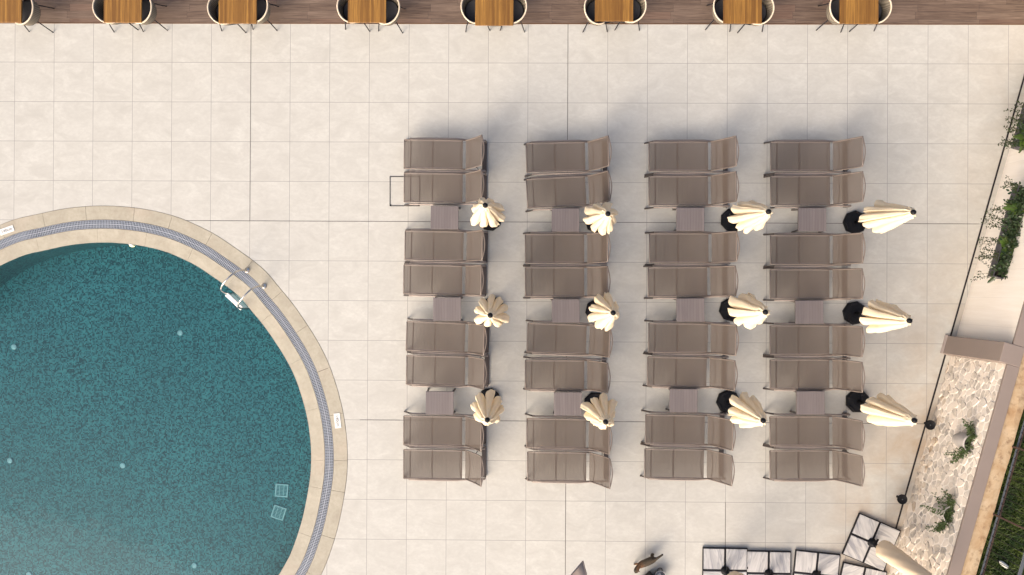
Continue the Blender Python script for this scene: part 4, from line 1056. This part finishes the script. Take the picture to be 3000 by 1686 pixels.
# ------------------------------------------------------------------ taupe shade sail corner at the bottom edge
zt_ = 2.6; A_ = P(1708, 1645, zt_); t0 = thing('shade_sail', 'taupe fabric shade sail, only its pointed corner in view at the bottom edge', 'shade sail', A_)
B_ = P(1540, 1842, zt_ + .0) - A_; C_ = P(1800, 2010, zt_ - .1) - A_
m2 = MB(); n = 8; vs = []; fs = []; idx = {}
for i in range(n + 1):
    for j in range(n + 1 - i):
        u_, v_ = i / n, j / n; p = B_ * u_ + C_ * v_; sg = -.25 * u_ * v_ * 4; idx[i, j] = len(vs); vs.append(p + Vector((0, 0, sg)))
for i in range(n):
    for j in range(n - i):
        fs.append((idx[i, j], idx[i + 1, j], idx[i, j + 1]))
        if j < n - i - 1: fs.append((idx[i + 1, j], idx[i + 1, j + 1], idx[i, j + 1]))
m2.add(vs, fs, True); o = m2.build('cloth', 'sail', t0); md = o.modifiers.new('t', 'SOLIDIFY'); md.thickness = .008
m2 = MB(); m2.tube([(0, 0, 0), B_], .012, 8); m2.tube([(0, 0, 0), C_], .012, 8); m2.build('hem', 'sail', t0)

# ------------------------------------------------------------------ black box and steel pot at the bottom edge
q = P(1901, 1670.5, .0); t0 = thing('black_box', 'black box turned on its corner below the cat, cut by the bottom edge', 'box', (q.x, q.y - .24, 0), R(43))
m2 = MB(); m2.bbox((0, 0, .14), (.33, .33, .28), .012); m2.build('body', 'black', t0)
m2 = MB(); m2.bbox((0, 0, .295), (.34, .34, .03), .01); m2.build('lid', 'black', t0)
m2 = MB(); m2.tube([(-.06, 0, .31), (-.05, 0, .335), (.05, 0, .335), (.06, 0, .31)], .007, 7); m2.build('handle', 'black_metal', t0)
q = P(1936, 1691, .2); t0 = thing('steel_pot', 'shiny steel pot with a dark loop handle beside the black box', 'pot', (q.x, q.y, 0), R(95))
m2 = MB(); m2.lathe([(.085, 0), (.10, .02), (.105, .16), (.112, .165), (.108, .17), (.098, .165), (.094, .03), (.0, .025)], 24, cap=False); m2.build('bowl', 'steel', t0)
m2 = MB(); m2.tube([(.10, -.045, .14), (.15, -.04, .155), (.165, 0, .16), (.15, .04, .155), (.10, .045, .14)], .009, 8); m2.build('handle', 'black_metal', t0)

# ------------------------------------------------------------------ the cat
hips = P(1914, 1640, .22); shou = P(1874, 1657, .22)
org = P(1893, 1648.5, 0); fwd = (shou - hips); fwd.z = 0; ca_ = math.atan2(fwd.y, fwd.x); fwd.normalize(); Mi = Matrix.Rotation(-ca_, 3, 'Z')
def cl(px_, py_, z): return Mi @ (P(px_, py_, z) - org)
V = []; E_ = []; RR = []
def cv(p, r, par=None):
    V.append(Vector(p)); RR.append(r); k = len(V) - 1
    if par is not None: E_.append((par, k))
    return k
pel = cv(cl(1913, 1641, .215), (0.082, 0.077)); mid = cv(cl(1903, 1645, .215), (0.078, 0.079), pel); m_2 = cv(cl(1890, 1650, .21), (0.082, 0.082), mid)
sh = cv(cl(1876, 1656.5, .215), (0.074, 0.079), m_2); nk = cv(cl(1869, 1661.5, .235), (.040, .042), sh); h1_ = cv(cl(1865.5, 1668, .25), (.056, .054), nk); h2_ = cv(cl(1863.5, 1674, .24), (.054, .050), h1_); mz = cv(cl(1862, 1679.5, .225), (.028, .026), h2_)
t1 = cv(cl(1920, 1639.5, .225), (.036, .034), pel); t2 = cv(cl(1926, 1636, .24), (.026, .026), t1); t3 = cv(cl(1935, 1630, .27), (.023, .023), t2); t4 = cv(cl(1943, 1624.5, .30), (.020, .020), t3)
def leg(root, hip, knee, hock, paw, toe, r):
    a = cv(hip, (r, r), root); b = cv(knee, (r * .72, r * .72), a); c = cv(hock, (r * .5, r * .5), b); d = cv(paw, (r * .5, r * .5), c); cv(toe, (r * .46, r * .40), d)
leg(pel, cl(1913, 1634.5, .18), cl(1909, 1627, .13), cl(1914, 1625, .07), cl(1911.5, 1624.5, .02), cl(1907, 1625.5, .014), .050)
leg(pel, cl(1912, 1646, .17), cl(1904, 1648.5, .13), cl(1910, 1650, .07), cl(1907, 1651, .02), cl(1903.5, 1652, .014), .036)
leg(sh, cl(1874, 1652, .17), cl(1872, 1652.5, .11), cl(1865, 1653, .06), cl(1860.5, 1653.5, .02), cl(1856, 1654.5, .016), .036)
leg(sh, cl(1878, 1661, .17), cl(1881, 1662, .11), cl(1879, 1663, .06), cl(1878, 1663, .02), cl(1874.5, 1664.5, .014), .028)
me = bpy.data.meshes.new('body'); me.from_pydata([tuple(v) for v in V], E_, []); tmp = bpy.data.objects.new('tmp', me); COL.objects.link(tmp)
sk = tmp.modifiers.new('skin', 'SKIN'); sk.use_smooth_shade = True
for i, v in enumerate(me.skin_vertices[0].data): v.radius = RR[i]; v.use_root = (i == 0)
tmp.modifiers.new('sub', 'SUBSURF').levels = 2; tmp.modifiers['sub'].render_levels = 2
dg = bpy.context.evaluated_depsgraph_get(); cm = bpy.data.meshes.new_from_object(tmp.evaluated_get(dg)); bpy.data.objects.remove(tmp)
m2 = MB(); m2.v = [tuple(v.co) for v in cm.vertices]; m2.f = [list(p.vertices) for p in cm.polygons]; m2.sm = [True] * len(m2.f)
hd = V[h1_].lerp(V[h2_], .45); hdir = (V[mz] - V[h1_]); hdir.z = 0; hdir.normalize(); hs = Vector((-hdir.y, hdir.x, 0))
for e in (-1, 1):       # ears, sunk into the skull
    b_ = hd + hs * e * .036 + Vector((0, 0, .036)); tip = b_ + hs * e * .032 + Vector((0, 0, .05)) - hdir * .004
    m2.add([b_ + hs * .024, b_ - hs * .024, b_ + hdir * .017, b_ - hdir * .014, tip], [(0, 2, 4), (2, 1, 4), (1, 3, 4), (3, 0, 4), (0, 3, 1, 2)], True)
cat = thing('cat', 'brown and black tabby cat walking across the paving with its tail out', 'cat', org, ca_)
cat_body = m2.build('body', 'cat', cat)
m2 = MB()
for e in (-1, 1):
    c_ = V[h2_] + hs * e * .020 + hdir * .018 + Vector((0, 0, .026)); m2.lathe([(.0, -.006), (.006, -.003), (.007, 0), (.005, .005), (0, .007)], 10, c_, cap=False)
m2.build('eyes', plain('amber_eye', (.25, .20, .03), .15), cat)

# ------------------------------------------------------------------ light
SUN_EL, SUN_AZ = R(33), R(-126)          # azimuth measured from +x towards +y: from the lower right of the picture
w = bpy.data.worlds.new('World'); sc.world = w; w.use_nodes = True
nt = w.node_tree; bg = nt.nodes['Background']
sky = nt.nodes.new('ShaderNodeTexSky'); sky.sky_type = 'NISHITA'; sky.sun_disc = False
sky.sun_elevation = SUN_EL; sky.sun_rotation = math.pi / 2 - SUN_AZ; sky.air_density = 0.7; sky.dust_density = 8.0; sky.ozone_density = 0.4
nt.links.new(sky.outputs[0], bg.inputs[0]); bg.inputs[1].default_value = 0.15
sd_ = bpy.data.lights.new('sun', 'SUN'); so = bpy.data.objects.new('sun', sd_); COL.objects.link(so)
sd_.energy = 0.52; sd_.angle = R(62); sd_.color = (1.0, 0.94, 0.86)
dirv = Vector((math.cos(SUN_EL) * math.cos(SUN_AZ), math.cos(SUN_EL) * math.sin(SUN_AZ), math.sin(SUN_EL)))
so.rotation_euler = dirv.to_track_quat('Z', 'Y').to_euler(); so.location = dirv * 40
vs_ = sc.view_settings; vs_.view_transform = 'Standard'; vs_.look = 'None'; vs_.exposure = 0.80; vs_.gamma = 1; vs_.use_curve_mapping = False
sc.cycles.max_bounces = 8; sc.cycles.transparent_max_bounces = 16
